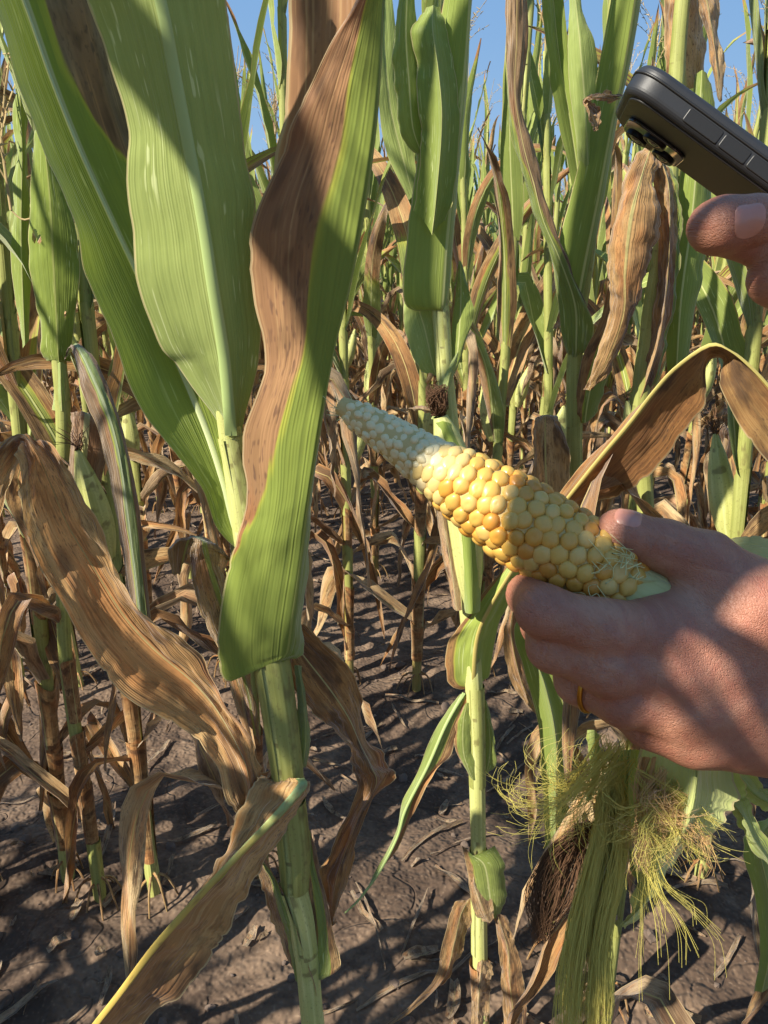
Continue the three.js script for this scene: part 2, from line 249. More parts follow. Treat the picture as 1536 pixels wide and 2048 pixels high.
  if (r() < 0.75) {                                       // an ear in its husk
    const q = nodes[Math.floor(nodes.length * 0.42)] + 0.02, a = r() * 6.28, b = at(q), up = V(Math.cos(a) * 0.28, 1, Math.sin(a) * 0.28).normalize(), el = 0.15 + r() * 0.05;
    const ep = [0, 0.25, 0.5, 0.75, 1].map((t) => b.clone().add(V(Math.cos(a) * 0.018, 0, Math.sin(a) * 0.018)).addScaledVector(up, t * el));
    const ear = part('ear_husk', tubeGeo(ep, [0.01, 0.021, 0.022, 0.016, 0.004], 8, 10), r() < 0.3 ? M.sheathDry : M.stalkPale, g);
    part('dried_silk', silkTuft(r, ep[4], up, 0.05, 26), M.silkBrown, ear);
  }
  tassel(r, g, at(H), H);
  return g;
}
M.silkBrown = new THREE.MeshStandardMaterial({ color: 0x6a4c34, roughness: 0.9 });
M.tassel = new THREE.MeshStandardMaterial({ color: 0xb09a6c, roughness: 0.9 });
function strand(pts, r, nl = 10, nr = 3) { return tubeGeo(pts, (v) => r * (1 - 0.5 * v), nr, nl); }
function silkTuft(r, at, dir, len, n) {
  const gs = []; for (let i = 0; i < n; i++) { const d = dir.clone().add(V(r() - 0.5, r() - 0.5, r() - 0.5).multiplyScalar(1.3)).normalize(), e = d.clone().add(V((r() - 0.5) * 1.4, -0.9 * r(), (r() - 0.5) * 1.4)).normalize(), l = len * (0.5 + r() * 0.7); const a = at.clone().add(V(r() - 0.5, r() - 0.5, r() - 0.5).multiplyScalar(0.008)); gs.push(strand([a, a.clone().addScaledVector(d, l * 0.4), a.clone().addScaledVector(d, l * 0.6).addScaledVector(e, l * 0.4)], 0.0007, 5)); }
  return mergeGeometries(gs);
}
function tassel(r, g, top, H) {
  const gs = [strand([top, top.clone().add(V(0, 0.1, 0)), top.clone().add(V((r() - 0.5) * 0.06, 0.26, (r() - 0.5) * 0.06))], 0.0024, 8, 4)];
  const n = 5 + Math.floor(r() * 4); const spk = [];
  for (let i = 0; i < n; i++) {
    const a = r() * 6.28, s = 0.25 + r() * 0.5, l = 0.12 + r() * 0.09, b = top.clone().add(V(0, 0.03 + r() * 0.1, 0)), d = V(Math.cos(a) * s, 1, Math.sin(a) * s).normalize();
    const c = [b, b.clone().addScaledVector(d, l * 0.5), b.clone().addScaledVector(d, l).add(V(Math.cos(a) * 0.03, -0.02 - r() * 0.03, Math.sin(a) * 0.03))];
    gs.push(strand(c, 0.0013, 6)); spk.push(c);
  }
  for (const c of spk) for (let k = 0; k < 9; k++) { const p = spline(c, 0.15 + 0.85 * k / 9), d = V(r() - 0.5, r() * 0.5, r() - 0.5).normalize().multiplyScalar(0.012); gs.push(strand([p, p.clone().addScaledVector(d, 0.5), p.clone().add(d)], 0.0016, 2)); }
  part('tassel', mergeGeometries(gs), M.tassel, g);
}

// ---------------------------------------------------------------- the big corn plant in front
{
  const hd = 0.435, t = thing('corn_plant', 'big corn plant with broad half-brown leaves and dry leaves folded over at its nodes', 'corn plant');
  const base = Q(626, 2048, hd); const bx = base.x + 0.012, bz = base.z; const g0 = groundY(bx, bz);
  // stalk: from the soil through the surveyed points and on above the frame
  const ax = [[626, 2048], [612, 1905], [590, 1775], [578, 1620], [560, 1440], [536, 1300], [505, 1130], [484, 1000], [461, 870], [440, 700], [425, 500], [412, 300], [405, 60]].map(([x, y]) => Q(x, y, hd, 0.004));
  const top = ax[ax.length - 1]; ax.push(V(top.x - 0.02, top.y + 0.25, top.z), V(top.x - 0.03, top.y + 0.6, top.z + 0.02));
  ax.unshift(V(bx, g0 - 0.03, bz), V(bx, g0 + 0.15, bz), V(bx - 0.002, g0 + 0.4, bz));
  part('stalk', tubeGeo(ax, [0.0125, 0.0125, 0.0115, 0.0088, 0.0088, 0.0092, 0.0095, 0.0102, 0.0098, 0.009, 0.0082, 0.0068, 0.006, 0.0065, 0.006, 0.006, 0.005, 0.003], 20, 150, { flat: 0.92 }), M.stalkPale, t);
  tassel(rngOf(5), t, ax[ax.length - 1], 2);
  const sheath = (pts, rads, mat, o) => part('sheath', tubeGeo(pts.map(([x, y, z]) => Q(x, y, hd, z ?? 0.004)), rads, 24, 30, o), mat, t);
  sheath([[578, 1575], [569, 1500], [558, 1420], [545, 1335], [538, 1296]], [0.0105, 0.0112, 0.0116, 0.0118, 0.0112], M.sheath, { a0: 2.0, a1: 8.0, ref: V(0, 0, 1), flat: 0.95 });
  sheath([[612, 1905], [600, 1830], [583, 1770]], [0.009, 0.0094, 0.0102], M.stalkPale, { a0: 2.0, a1: 7.9 });
  sheath([[590, 1775], [588, 1700], [577, 1600]], [0.0098, 0.0115, 0.0115], M.sheath, { a0: 2.0, a1: 7.9 });
  sheath([[510, 1150], [489, 1010], [462, 872]], [0.0082, 0.0078, 0.0078], M.stalkPale, { a0: 2.0, a1: 7.9 });
  // blade with the brown left half, folded along its midrib
  const bound = profile([[0, 0], [0.3, 0.03], [0.375, 0.1], [0.43, 0.26], [0.47, 0.44], [0.5, 0.54], [0.56, 0.58], [0.63, 0.62], [0.75, 0.67], [0.85, 0.58], [1, 0.45]]);
  const texA = leafTex(1001, { W: 512, H: 1024, asp: 6, ribW: 0.012, rib: [180, 184, 97], green: [150, 166, 63], green2: [123, 140, 51], flecks: 0.5, tan: [176, 132, 88], brown: [144, 102, 66], dark: [112, 78, 54], dry: (u, vv) => { const v = vv * 19 / 16, b = bound(v) * 0.5; return u < 0.5 ? clamp(0.5 + (b - u) * 7 - (1 - sstep(0.27, 0.36, v)) * 0.9) : sstep(0.42, 0.55, v) * clamp(0.5 + (u - 0.53) * 9); } });
  addLeaf(t, [
    [[522, 1338, 0.001], [558, 1324, -0.0078], [584, 1314, 0.002]],
    [[490, 1350, 0.001], [565, 1318, -0.0082], [590, 1312, 0.006]],
    [[456, 1357, 0.0], [572, 1310, -0.0088], [600, 1304, 0.012]],
    [[437, 1322, -0.001], [577, 1296, -0.0105], [612, 1286, 0.018]],
    [[436, 1262, -0.006], [585, 1240, -0.018], [606, 1232, 0.022]],
    [[452, 1150, -0.012], [600, 1140, -0.022], [604, 1150, 0.02]],
    [[474, 1072, -0.015], [611, 1050, -0.026], [606, 1060, 0.02]],
    [[490, 1000, -0.016], [621, 980, -0.03], [606, 980, 0.022]],
    [[482, 880, -0.018], [643, 850, -0.034], [606, 850, 0.025]],
    [[528, 735, -0.02], [670, 700, -0.038], [600, 700, 0.026]],
    [[512, 600, -0.022], [702, 570, -0.042], [580, 570, 0.02]],
    [[506, 480, -0.026], [731, 420, -0.045], [560, 440, 0.012]],
    [[545, 345, -0.032], [752, 270, -0.047], [548, 325, 0.004]],
    [[600, 215, -0.04], [763, 140, -0.048], [570, 190, -0.002]],
    [[655, 95, -0.046], [768, 20, -0.048], [574, 60, -0.006]],
    [[715, -10, -0.05], [775, -110, -0.05], [565, -60, -0.01]],
    [[720, -150, -0.05], [772, -240, -0.05], [600, -190, -0.01]],
  ], hd, leafMat(texA), { seed: 3, nu: 36, nv: 130, ruffle: 0.0045, rfreq: 11, crumple: 0.0014, arch: 0.14 });
  // the broad pale green blade
  const texB = leafTex(1002, { W: 512, H: 1024, asp: 8, ribW: 0.045, rib: [200, 204, 132], green: [168, 182, 99], green2: [146, 162, 81], flecks: 1.1 });
  addLeaf(t, [
    [[440, 873, 0.006], [462, 872, -0.006], [484, 866, 0.006]],
    [[424, 838, 0.004], [458, 822, -0.01], [494, 815, 0.004]],
    [[358, 745, 0], [450, 735, -0.016], [513, 735, 0.0]],
    [[325, 693, -0.004], [443, 680, -0.02], [520, 660, -0.004]],
    [[278, 575, -0.01], [424, 565, -0.028], [515, 550, -0.01]],
    [[265, 475, -0.014], [408, 460, -0.033], [510, 460, -0.014]],
    [[257, 370, -0.02], [389, 355, -0.038], [514, 400, -0.02]],
    [[255, 262, -0.024], [369, 250, -0.042], [490, 290, -0.024]],
    [[224, 150, -0.03], [346, 130, -0.046], [474, 140, -0.03]],
    [[196, 55, -0.034], [327, 30, -0.05], [460, 30, -0.034]],
    [[165, -60, -0.04], [300, -80, -0.053], [440, -80, -0.04]],
    [[140, -180, -0.045], [270, -200, -0.057], [415, -200, -0.045]],
  ], hd, leafMat(texB), { seed: 8, nu: 32, nv: 110, ruffle: 0.0028, rfreq: 7, arch: -0.05, crumple: 0.0004, rib: [0.0034, 0.0022, 0.002, -1] });
  // the leaf leaning left, pale midrib, brown beyond it near the top
  const texC = leafTex(1003, { W: 512, H: 1024, asp: 8, ribW: 0.035, rib: [200, 202, 153], green: [147, 164, 59], green2: [122, 140, 48], flecks: 0.5, tan: [140, 120, 92], brown: [116, 98, 74], dark: [88, 74, 56], dry: (u, v) => u > 0.56 ? clamp(0.5 + (u - mix(1.15, 0.6, sstep(0.5, 0.85, v * 14 / 11))) * 6) : 0 });
  addLeaf(t, [
    [[474, 1098, 0.004], [484, 1090, 0.0], [496, 1080, 0.006]],
    [[430, 1052, 0.0], [470, 1055, 0.004], [494, 1010, 0.004]],
    [[404, 975, -0.004], [450, 980, 0.006], [492, 960, 0.006]],
    [[350, 910, -0.006], [430, 910, 0.01], [480, 900, 0.012]],
    [[280, 815, -0.008], [402, 832, 0.014], [470, 830, 0.016]],
    [[235, 700, -0.01], [352, 715, 0.018], [455, 720, 0.02]],
    [[185, 575, -0.012], [288, 575, 0.022], [400, 560, 0.024]],
    [[150, 455, -0.012], [226, 445, 0.024], [345, 420, 0.024]],
    [[98, 330, -0.012], [160, 300, 0.026], [300, 280, 0.026]],
    [[48, 185, -0.012], [104, 160, 0.028], [262, 130, 0.026]],
    [[4, 40, -0.012], [54, 18, 0.03], [235, 0, 0.026]],
    [[-50, -110, -0.012], [0, -125, 0.03], [200, -130, 0.026]],
  ], hd, leafMat(texC, { coat: 0.25 }), { seed: 12, nu: 32, nv: 110, ruffle: 0.003, arch: -0.12, rib: [0.0022, 0.002, 0.0012, -1], ribMat: M.ribPale });
  // big dry leaf that rises to the left and folds over
  const dryA = leafTex(1004, { W: 512, H: 1024, asp: 7, dry: () => 1, tan: [222, 184, 124], brown: [186, 140, 84], dark: [126, 92, 58], ribW: 0.012, dryRib: [150, 104, 56] });
  const dryMatA = leafMat(dryA, { dry: true, trans: 0.28 });
  addLeaf(t, [
    [[532, 1560, 0.01], [545, 1545, 0.0], [556, 1530, 0.01]],
    [[476, 1640, 0.0], [508, 1590, -0.006], [518, 1545, 0.008]],
    [[440, 1560, -0.004], [488, 1520, -0.004], [506, 1490, 0.004]],
    [[398, 1490, -0.008], [440, 1430, 0.0], [474, 1432, 0.002]],
    [[320, 1430, -0.014], [390, 1368, 0.0], [428, 1372, 0.0]],
    [[236, 1378, -0.02], [310, 1300, -0.002], [362, 1305, -0.006]],
    [[170, 1285, -0.026], [248, 1232, -0.006], [296, 1240, -0.012]],
    [[118, 1185, -0.03], [190, 1140, -0.01], [228, 1140, -0.018]],
    [[72, 1100, -0.034], [136, 1050, -0.018], [186, 1050, -0.022]],
    [[46, 1035, -0.036], [98, 960, -0.028], [146, 966, -0.026]],
    [[44, 960, -0.036], [72, 905, -0.034], [106, 888, -0.028]],
    [[52, 900, -0.03], [40, 868, -0.03], [70, 872, -0.024]],
    [[20, 960, -0.02], [0, 900, -0.024], [10, 880, -0.02]],
    [[-10, 1060, -0.018], [-60, 1000, -0.02], [-90, 960, -0.016]],
    [[-40, 1180, -0.018], [-110, 1130, -0.02], [-150, 1080, -0.014]],
  ], hd, dryMatA, { seed: 21, nu: 30, nv: 130, ruffle: 0.009, rfreq: 9, crumple: 0.004, arch: -0.3 });
  // lower leaf, snapped at its collar and lying down to the left
  const dryB = leafTex(1005, { W: 512, H: 1024, asp: 7, tan: [216, 180, 122], brown: [178, 134, 80], dark: [124, 90, 58], ribW: 0.05, rib: [175, 186, 142], dryRib: [206, 176, 84], ribDry: 0, dry: (u, v) => u > 0.44 && u < 0.56 ? sstep(0.2, 0.6, v) : 1 });
  addLeaf(t, [
    [[530, 1552, 0.008], [600, 1556, -0.012], [622, 1560, 0.008]],
    [[508, 1566, -0.004], [604, 1572, -0.02], [618, 1600, -0.004]],
    [[480, 1632, -0.016], [560, 1625, -0.03], [566, 1672, -0.01]],
    [[452, 1705, -0.026], [495, 1692, -0.038], [516, 1740, -0.016]],
    [[424, 1752, -0.034], [425, 1765, -0.046], [486, 1800, -0.022]],
    [[376, 1832, -0.034], [352, 1845, -0.052], [456, 1858, -0.03]],
    [[330, 1890, -0.038], [300, 1906, -0.058], [420, 1912, -0.036]],
    [[270, 1970, -0.042], [242, 1984, -0.064], [352, 1990, -0.042]],
    [[220, 2030, -0.046], [190, 2050, -0.07], [285, 2052, -0.05]],
    [[150, 2110, -0.05], [130, 2125, -0.074], [200, 2130, -0.06]],
    [[70, 2200, -0.06], [66, 2205, -0.076], [90, 2210, -0.07]],
  ], hd, leafMat(dryB, { dry: true, trans: 0.25 }), { seed: 31, nu: 28, nv: 100, ruffle: 0.005, rfreq: 9, crumple: 0.003, arch: 0.1, rib: [0.0032, 0.0018, 0.0014, 1], ribMat: new THREE.MeshStandardMaterial({ map: dataTex(16, 256, (u, v) => mix3(mix3([156, 174, 112], [206, 178, 88], sstep(0.15, 0.5, v + 0.15 * (noise(u * 3, v * 14, 55) - 0.5))), [150, 118, 70], 0.5 * sstep(0.55, 0.8, fbm(u * 4, v * 40, 56, 3)))), roughness: 0.55, side: THREE.DoubleSide }) });
  // dry leaf behind the stalk, bending over to the right and hanging
  const dryC = leafTex(1006, { W: 256, H: 768, asp: 7, dry: () => 1, tan: [190, 144, 86], brown: [150, 104, 56], dark: [104, 72, 42], ribW: 0.015 });
  addLeaf(t, [
    [[578, 1325, 0.02], [590, 1290, 0.022], [606, 1246, 0.026]],
    [[592, 1380, 0.02], [622, 1330, 0.03], [652, 1288, 0.036]],
    [[640, 1435, 0.02], [668, 1390, 0.034], [698, 1335, 0.042]],
    [[664, 1456, 0.02], [700, 1440, 0.036], [724, 1390, 0.046]],
    [[694, 1500, 0.016], [722, 1490, 0.034], [740, 1470, 0.05]],
    [[706, 1530, 0.012], [744, 1535, 0.026], [778, 1525, 0.05]],
    [[710, 1580, 0.03], [752, 1570, 0.024], [784, 1550, 0.04]],
    [[690, 1640, 0.036], [720, 1630, 0.028], [742, 1612, 0.03]],
    [[656, 1714, 0.04], [692, 1700, 0.03], [714, 1680, 0.026]],
    [[637, 1752, 0.042], [670, 1770, 0.03], [698, 1758, 0.024]],
    [[652, 1815, 0.04], [664, 1820, 0.032], [678, 1815, 0.026]],
    [[662, 1850, 0.036], [665, 1852, 0.034], [668, 1850, 0.032]],
  ], hd, leafMat(dryC, { dry: true, trans: 0.3 }), { seed: 41, nu: 20, nv: 90, ruffle: 0.006, crumple: 0.003, arch: 0.2 });
  // small folded leaf behind, dry with a green rib
  const dryD = leafTex(1007, { W: 192, H: 512, asp: 6, tan: [186, 150, 96], brown: [140, 106, 60], rib: [159, 166, 71], ribW: 0.07, ribDry: 0, dry: () => 1, dryRib: [164, 168, 75] });
  addLeaf(t, [
    [[498, 1440, 0.014], [512, 1470, 0.012], [522, 1490, 0.012]],
    [[480, 1370, 0.014], [500, 1400, 0.01], [516, 1440, 0.012]],
    [[448, 1320, 0.014], [478, 1320, 0.01], [500, 1330, 0.02]],
    [[414, 1255, 0.014], [448, 1220, 0.012], [472, 1220, 0.026]],
    [[388, 1180, 0.012], [424, 1150, 0.012], [452, 1160, 0.03]],
    [[380, 1110, 0.008], [408, 1098, 0.01], [452, 1116, 0.034]],
    [[384, 1076, 0.014], [404, 1082, 0.012], [456, 1120, 0.034]],
    [[338, 1102, 0.03], [380, 1078, 0.03], [400, 1066, 0.035]],
    [[344, 1150, 0.05], [360, 1150, 0.05], [376, 1120, 0.05]],
  ], hd, leafMat(dryD, { dry: true, trans: 0.36 }), { seed: 51, nu: 18, nv: 70, ruffle: 0.004, crumple: 0.0018, arch: 0.22 });
  // loose lower sheath, brown on the outside, open to the front
  const texS = leafTex(1008, { W: 192, H: 512, asp: 5, dry: (u, v) => clamp(0.5 + (Math.abs(u - 0.5) - 0.22) * 5 + v * 0.5 - 0.1), ribW: 0.001 });
  const shM = leafMat(texS, { dry: true, trans: 0.22 });
  addLeaf(t, [
    [[598, 1985, 0.0], [590, 1960, 0.004], [586, 1940, 0.01]],
    [[634, 1985, -0.004], [584, 1890, 0.0], [560, 1880, 0.01]],
    [[600, 1880, -0.008], [566, 1830, -0.006], [540, 1820, 0.006]],
    [[572, 1800, -0.008], [545, 1760, -0.008], [524, 1770, 0.004]],
    [[540, 1740, -0.012], [520, 1720, -0.01], [506, 1720, 0.002]],
    [[532, 1700, -0.012], [514, 1695, -0.01], [502, 1700, 0.0]],
  ], hd, shM, { seed: 61, nu: 14, nv: 50, ruffle: 0.002, crumple: 0.001, arch: 0.2 });
  addLeaf(t, [
    [[612, 1960, 0.012], [630, 1962, 0.002], [636, 1955, 0.01]],
    [[622, 1930, 0.012], [650, 1945, -0.002], [680, 1938, -0.004]],
    [[618, 1870, 0.014], [650, 1880, 0.006], [668, 1880, 0.004]],
    [[612, 1800, 0.014], [640, 1800, 0.01], [656, 1810, 0.012]],
    [[606, 1720, 0.014], [624, 1730, 0.01], [638, 1740, 0.014]],
    [[604, 1650, 0.012], [616, 1660, 0.01], [624, 1660, 0.014]],
  ], hd, shM, { seed: 62, nu: 14, nv: 50, ruffle: 0.003, crumple: 0.001, arch: 0.3 });
  addLeaf(t, [
    [[596, 1530, 0.012], [606, 1536, 0.006], [614, 1530, 0.012]],
    [[594, 1460, 0.012], [612, 1470, 0.006], [620, 1480, 0.012]],
    [[592, 1390, 0.012], [606, 1390, 0.006], [612, 1400, 0.012]],
    [[590, 1330, 0.012], [596, 1330, 0.008], [600, 1332, 0.012]],
  ], hd, leafMat(leafTex(1009, { W: 96, H: 256, asp: 4 })), { seed: 63, nu: 10, nv: 30, ruffle: 0.001 });
  // dried stubs of lower leaves near the soil, below the frame
  const r = rngOf(99); for (let k = 0; k < 3; k++) { const g = fieldLeaf(r, { y: 0.15 + k * 0.14, az: k * 2.9 + 0.8, e0: 0.7, e1: -1.3, kinkAt: 0.15, len: 0.3, w: 0.04, twist: 2, twn: 0.4, fold: 0.7, ruf: 0.006, crum: 0.008, sway: 0.4 }); g.translate(bx, g0, bz); part('leaf', g, D[k], t); }
}

// ---------------------------------------------------------------- the second plant, with an ear still in its husk
const midGreen = leafMat(leafTex(1101, { W: 256, H: 640, asp: 7, green: [162, 178, 79], green2: [135, 152, 61], flecks: 0.8 }));
const midGreen2 = leafMat(leafTex(1102, { W: 256, H: 640, asp: 7, green: [151, 168, 71], green2: [125, 142, 55], flecks: 1 }));
const paleGreen = leafMat(leafTex(1103, { W: 256, H: 640, asp: 7, green: [177, 192, 108], green2: [149, 166, 83], flecks: 0.6 }));
const edgeBrown = leafMat(leafTex(1104, { W: 256, H: 640, asp: 7, green: [162, 178, 79], dry: (u, v) => clamp(0.5 + (0.16 - u) * 7 + (v - 0.4) * 0.6) }));
const tanLeaf = leafMat(leafTex(1105, { W: 256, H: 640, asp: 7, dry: () => 1, tan: [212, 180, 130], brown: [172, 134, 88] }), { dry: true });
const tanLeaf2 = leafMat(leafTex(1106, { W: 256, H: 640, asp: 7, dry: () => 1, tan: [196, 156, 100], brown: [156, 116, 70], dark: [116, 86, 58] }), { dry: true });
{
  const hd = 0.9, t = thing('corn_plant', 'corn plant with a brown silk tuft on its green husked ear and a slim stalk', 'corn plant');
  const ax = [[962, 2040], [957, 1700], [951, 1450], [943, 1300], [925, 1100], [906, 900], [888, 720], [882, 610], [896, 400], [908, 200], [918, 0]].map(([x, y]) => Q(x, y, hd));
  const b = ax[0], g0 = groundY(b.x, b.z), tp = ax[ax.length - 1]; ax.unshift(V(b.x, g0 - 0.03, b.z), V(b.x, Math.max(g0 + 0.02, b.y - 0.05), b.z)); ax.push(V(tp.x + 0.02, tp.y + 0.3, tp.z), V(tp.x + 0.03, tp.y + 0.6, tp.z));
  part('stalk', tubeGeo(ax, [0.012, 0.012, 0.0118, 0.0108, 0.0116, 0.0116, 0.011, 0.0102, 0.0092, 0.009, 0.009, 0.008, 0.007, 0.005, 0.003], 16, 140), M.stalkPale, t);
  tassel(rngOf(6), t, ax[ax.length - 1], 2);
  const sheath = (pts, rads, mat, o) => part('sheath', tubeGeo(pts.map(([x, y, z]) => Q(x, y, hd, z ?? 0)), rads, 18, 20, { a0: 2.2, a1: 7.7, ...o }), mat, t);
  sheath([[955, 1570], [953, 1470], [950, 1372]], [0.0118, 0.0122, 0.0126], M.sheath);
  sheath([[957, 1905], [957, 1800], [957, 1700]], [0.0112, 0.0116, 0.013], M.stalkPale);
  sheath([[962, 2046], [961, 1985], [960, 1925]], [0.013, 0.0145, 0.0165], M.sheathDry, { a0: 1.9, a1: 6.9 });
  sheath([[890, 760], [886, 690], [881, 618]], [0.0096, 0.0098, 0.0102], M.stalkPale);
  const S = (rows, mat, o) => addLeaf(t, rows, hd, mat, o);
  S([ // blade over the upper stalk
    [[868, 622, 0.01], [882, 622, -0.01], [894, 614, 0.01]], [[812, 606, 0.0], [888, 600, -0.014], [898, 590, 0.02]], [[812, 480, -0.01], [896, 480, -0.02], [906, 470, 0.02]],
    [[830, 350, -0.012], [910, 340, -0.024], [916, 330, 0.02]], [[852, 200, -0.016], [926, 190, -0.028], [925, 180, 0.02]], [[884, 40, -0.02], [938, 30, -0.032], [930, 20, 0.01]], [[905, -120, -0.03], [945, -130, -0.04], [950, -130, 0]]], midGreen, { seed: 71, ruffle: 0.004, arch: 0.16 });
  S([ // leaf whose tip hangs over in front
    [[852, 14, -0.03], [866, 10, -0.034], [880, 14, -0.03]], [[822, 62, -0.034], [866, 60, -0.046], [898, 62, -0.034]], [[836, 150, -0.034], [878, 150, -0.05], [914, 150, -0.034]], [[842, 240, -0.032], [884, 250, -0.05], [920, 240, -0.03]], [[840, 305, -0.03], [872, 400, -0.04], [908, 380, -0.03]], [[828, 420, -0.026], [864, 470, -0.03], [890, 440, -0.03]]], midGreen2, { seed: 72, ruffle: 0.004, arch: 0.2 });
  S([[[838, 318, -0.008], [846, 312, -0.012], [856, 312, -0.008]], [[803, 272, -0.014], [826, 255, -0.022], [846, 260, -0.018]], [[790, 180, -0.018], [818, 160, -0.028], [842, 165, -0.022]], [[790, 90, -0.022], [812, 70, -0.032], [834, 80, -0.026]], [[798, -10, -0.026], [815, -20, -0.034], [828, -10, -0.03]], [[812, -120, -0.03], [818, -125, -0.034], [824, -120, -0.03]]], midGreen, { seed: 73, ruffle: 0.004, arch: 0.2 });
  S([[[818, 400, 0.02], [826, 392, 0.02], [834, 380, 0.022]], [[780, 320, 0.02], [804, 310, 0.024], [826, 290, 0.03]], [[760, 230, 0.02], [782, 220, 0.026], [808, 200, 0.032]], [[752, 120, 0.02], [770, 110, 0.026], [796, 100, 0.032]], [[750, -20, 0.02], [766, -20, 0.026], [780, -20, 0.03]]], paleGreen, { seed: 74, ruffle: 0.004 });
  S([[[862, 745, 0.012], [872, 752, 0.01], [884, 756, 0.012]], [[842, 742, 0.004], [862, 715, 0.006], [880, 700, 0.016]], [[822, 700, 0.0], [850, 660, 0.006], [876, 650, 0.016]], [[806, 640, 0.004], [836, 610, 0.01], [866, 600, 0.02]], [[814, 560, 0.01], [830, 540, 0.014], [850, 540, 0.02]]], paleGreen, { seed: 75, ruffle: 0.003 });
  S([[[884, 780, 0.0], [892, 778, -0.004], [900, 772, 0.002]], [[896, 720, 0.004], [912, 725, -0.004], [930, 690, 0.0]], [[898, 650, 0.008], [920, 640, 0.0], [948, 628, 0.0]], [[908, 590, 0.012], [922, 575, 0.006], [940, 590, 0.004]], [[914, 530, 0.014], [920, 520, 0.012], [926, 530, 0.012]]], edgeBrown, { seed: 76, ruffle: 0.003 });
  S([[[862, 838, -0.012], [880, 840, -0.02], [892, 836, -0.016]], [[880, 790, -0.014], [890, 790, -0.02], [898, 786, -0.016]], [[894, 740, -0.012], [902, 742, -0.016], [910, 740, -0.012]], [[914, 706, -0.012], [916, 704, -0.013], [918, 702, -0.012]]], paleGreen, { seed: 77, ruffle: 0.001, label: 'narrow leaf tip beside the silk tuft' });
  // the long leaf that climbs to the right, half dead, and folds over
  const texG = leafTex(1110, { W: 384, H: 1024, asp: 9, green: [167, 182, 81], green2: [141, 158, 61], tan: [178, 136, 80], brown: [138, 98, 54], dark: [100, 72, 46], ribW: 0.045, rib: [192, 196, 112], ribDry: 0, dryRib: [196, 166, 76], dry: (u, v) => clamp(Math.max(0.5 + (0.12 - u) * 6, 0.5 + (v - 0.3 + 0.08 * (0.5 - u)) * 9)) });
  S([
    [[934, 1378, 0.008], [950, 1372, -0.01], [968, 1362, 0.01]], [[892, 1368, 0.0], [948, 1345, -0.014], [976, 1345, 0.012]], [[894, 1290, -0.008], [955, 1275, -0.02], [988, 1280, 0.006]], [[932, 1234, -0.01], [980, 1215, -0.026], [1010, 1205, 0.0]], [[1000, 1140, -0.016], [1036, 1125, -0.03], [1064, 1120, -0.006]],
    [[1060, 1060, -0.02], [1082, 1062, -0.034], [1104, 1072, -0.012]], [[1106, 1004, -0.024], [1122, 1014, -0.038], [1150, 1020, -0.016]], [[1160, 930, -0.028], [1192, 926, -0.044], [1236, 994, -0.02]], [[1222, 866, -0.032], [1258, 848, -0.05], [1300, 944, -0.024]], [[1282, 806, -0.034], [1306, 786, -0.054], [1366, 860, -0.026]],
    [[1340, 752, -0.034], [1352, 736, -0.058], [1408, 800, -0.03]], [[1400, 704, -0.03], [1420, 690, -0.06], [1410, 728, -0.036]], [[1452, 712, -0.028], [1462, 702, -0.06], [1446, 722, -0.04]], [[1490, 735, -0.026], [1500, 732, -0.06], [1440, 772, -0.044]], [[1530, 770, -0.026], [1540, 775, -0.06], [1480, 850, -0.048]], [[1580, 830, -0.026], [1590, 840, -0.06], [1535, 925, -0.05]], [[1620, 920, -0.026], [1622, 930, -0.05], [1600, 990, -0.05]]],
    leafMat(texG, { trans: 0.3, coat: 0.12 }), { seed: 78, nu: 26, nv: 150, ruffle: 0.006, rfreq: 12, crumple: 0.003, arch: -0.08, rib: [0.003, 0.0018, 0.0016, -1], ribMat: M.ribDry });
  const texH = leafTex(1111, { W: 192, H: 640, asp: 9, green: [151, 168, 85], tan: [190, 150, 96], ribW: 0.05, dry: (u, v) => clamp(0.5 + (u - 0.72) * 6 + (v - 0.5) * 1.2) });
  S([[[920, 1388, 0.0], [928, 1386, -0.006], [938, 1384, 0.0]], [[880, 1440, -0.01], [892, 1450, -0.018], [924, 1440, -0.01]], [[842, 1528, -0.02], [856, 1532, -0.03], [902, 1510, -0.02]], [[802, 1606, -0.026], [812, 1618, -0.036], [856, 1558, -0.026]], [[786, 1670, -0.03], [794, 1676, -0.038], [822, 1640, -0.03]], [[752, 1740, -0.034], [758, 1746, -0.04], [782, 1720, -0.034]], [[716, 1796, -0.036], [718, 1800, -0.04], [740, 1780, -0.036]], [[686, 1826, -0.038], [688, 1828, -0.04], [692, 1826, -0.038]]], leafMat(texH, { coat: 0.15 }), { seed: 79, ruffle: 0.005, rib: [0.0022, 0.0014, 0.0014, 1] });
  S([[[938, 1550, -0.012], [946, 1560, -0.014], [956, 1560, -0.01]], [[912, 1500, -0.012], [928, 1510, -0.016], [944, 1500, -0.01]], [[910, 1450, -0.01], [926, 1450, -0.014], [942, 1440, -0.008]], [[928, 1410, -0.008], [934, 1405, -0.01], [942, 1405, -0.006]]], edgeBrown, { seed: 80, ruffle: 0.003 });
  S([[[964, 1548, 0.004], [972, 1550, 0.002], [980, 1540, 0.006]], [[966, 1500, 0.006], [980, 1505, 0.002], [992, 1530, 0.004]], [[968, 1450, 0.008], [978, 1450, 0.004], [988, 1480, 0.006]], [[968, 1400, 0.01], [972, 1400, 0.008], [976, 1410, 0.01]]], edgeBrown, { seed: 81, ruffle: 0.003 });
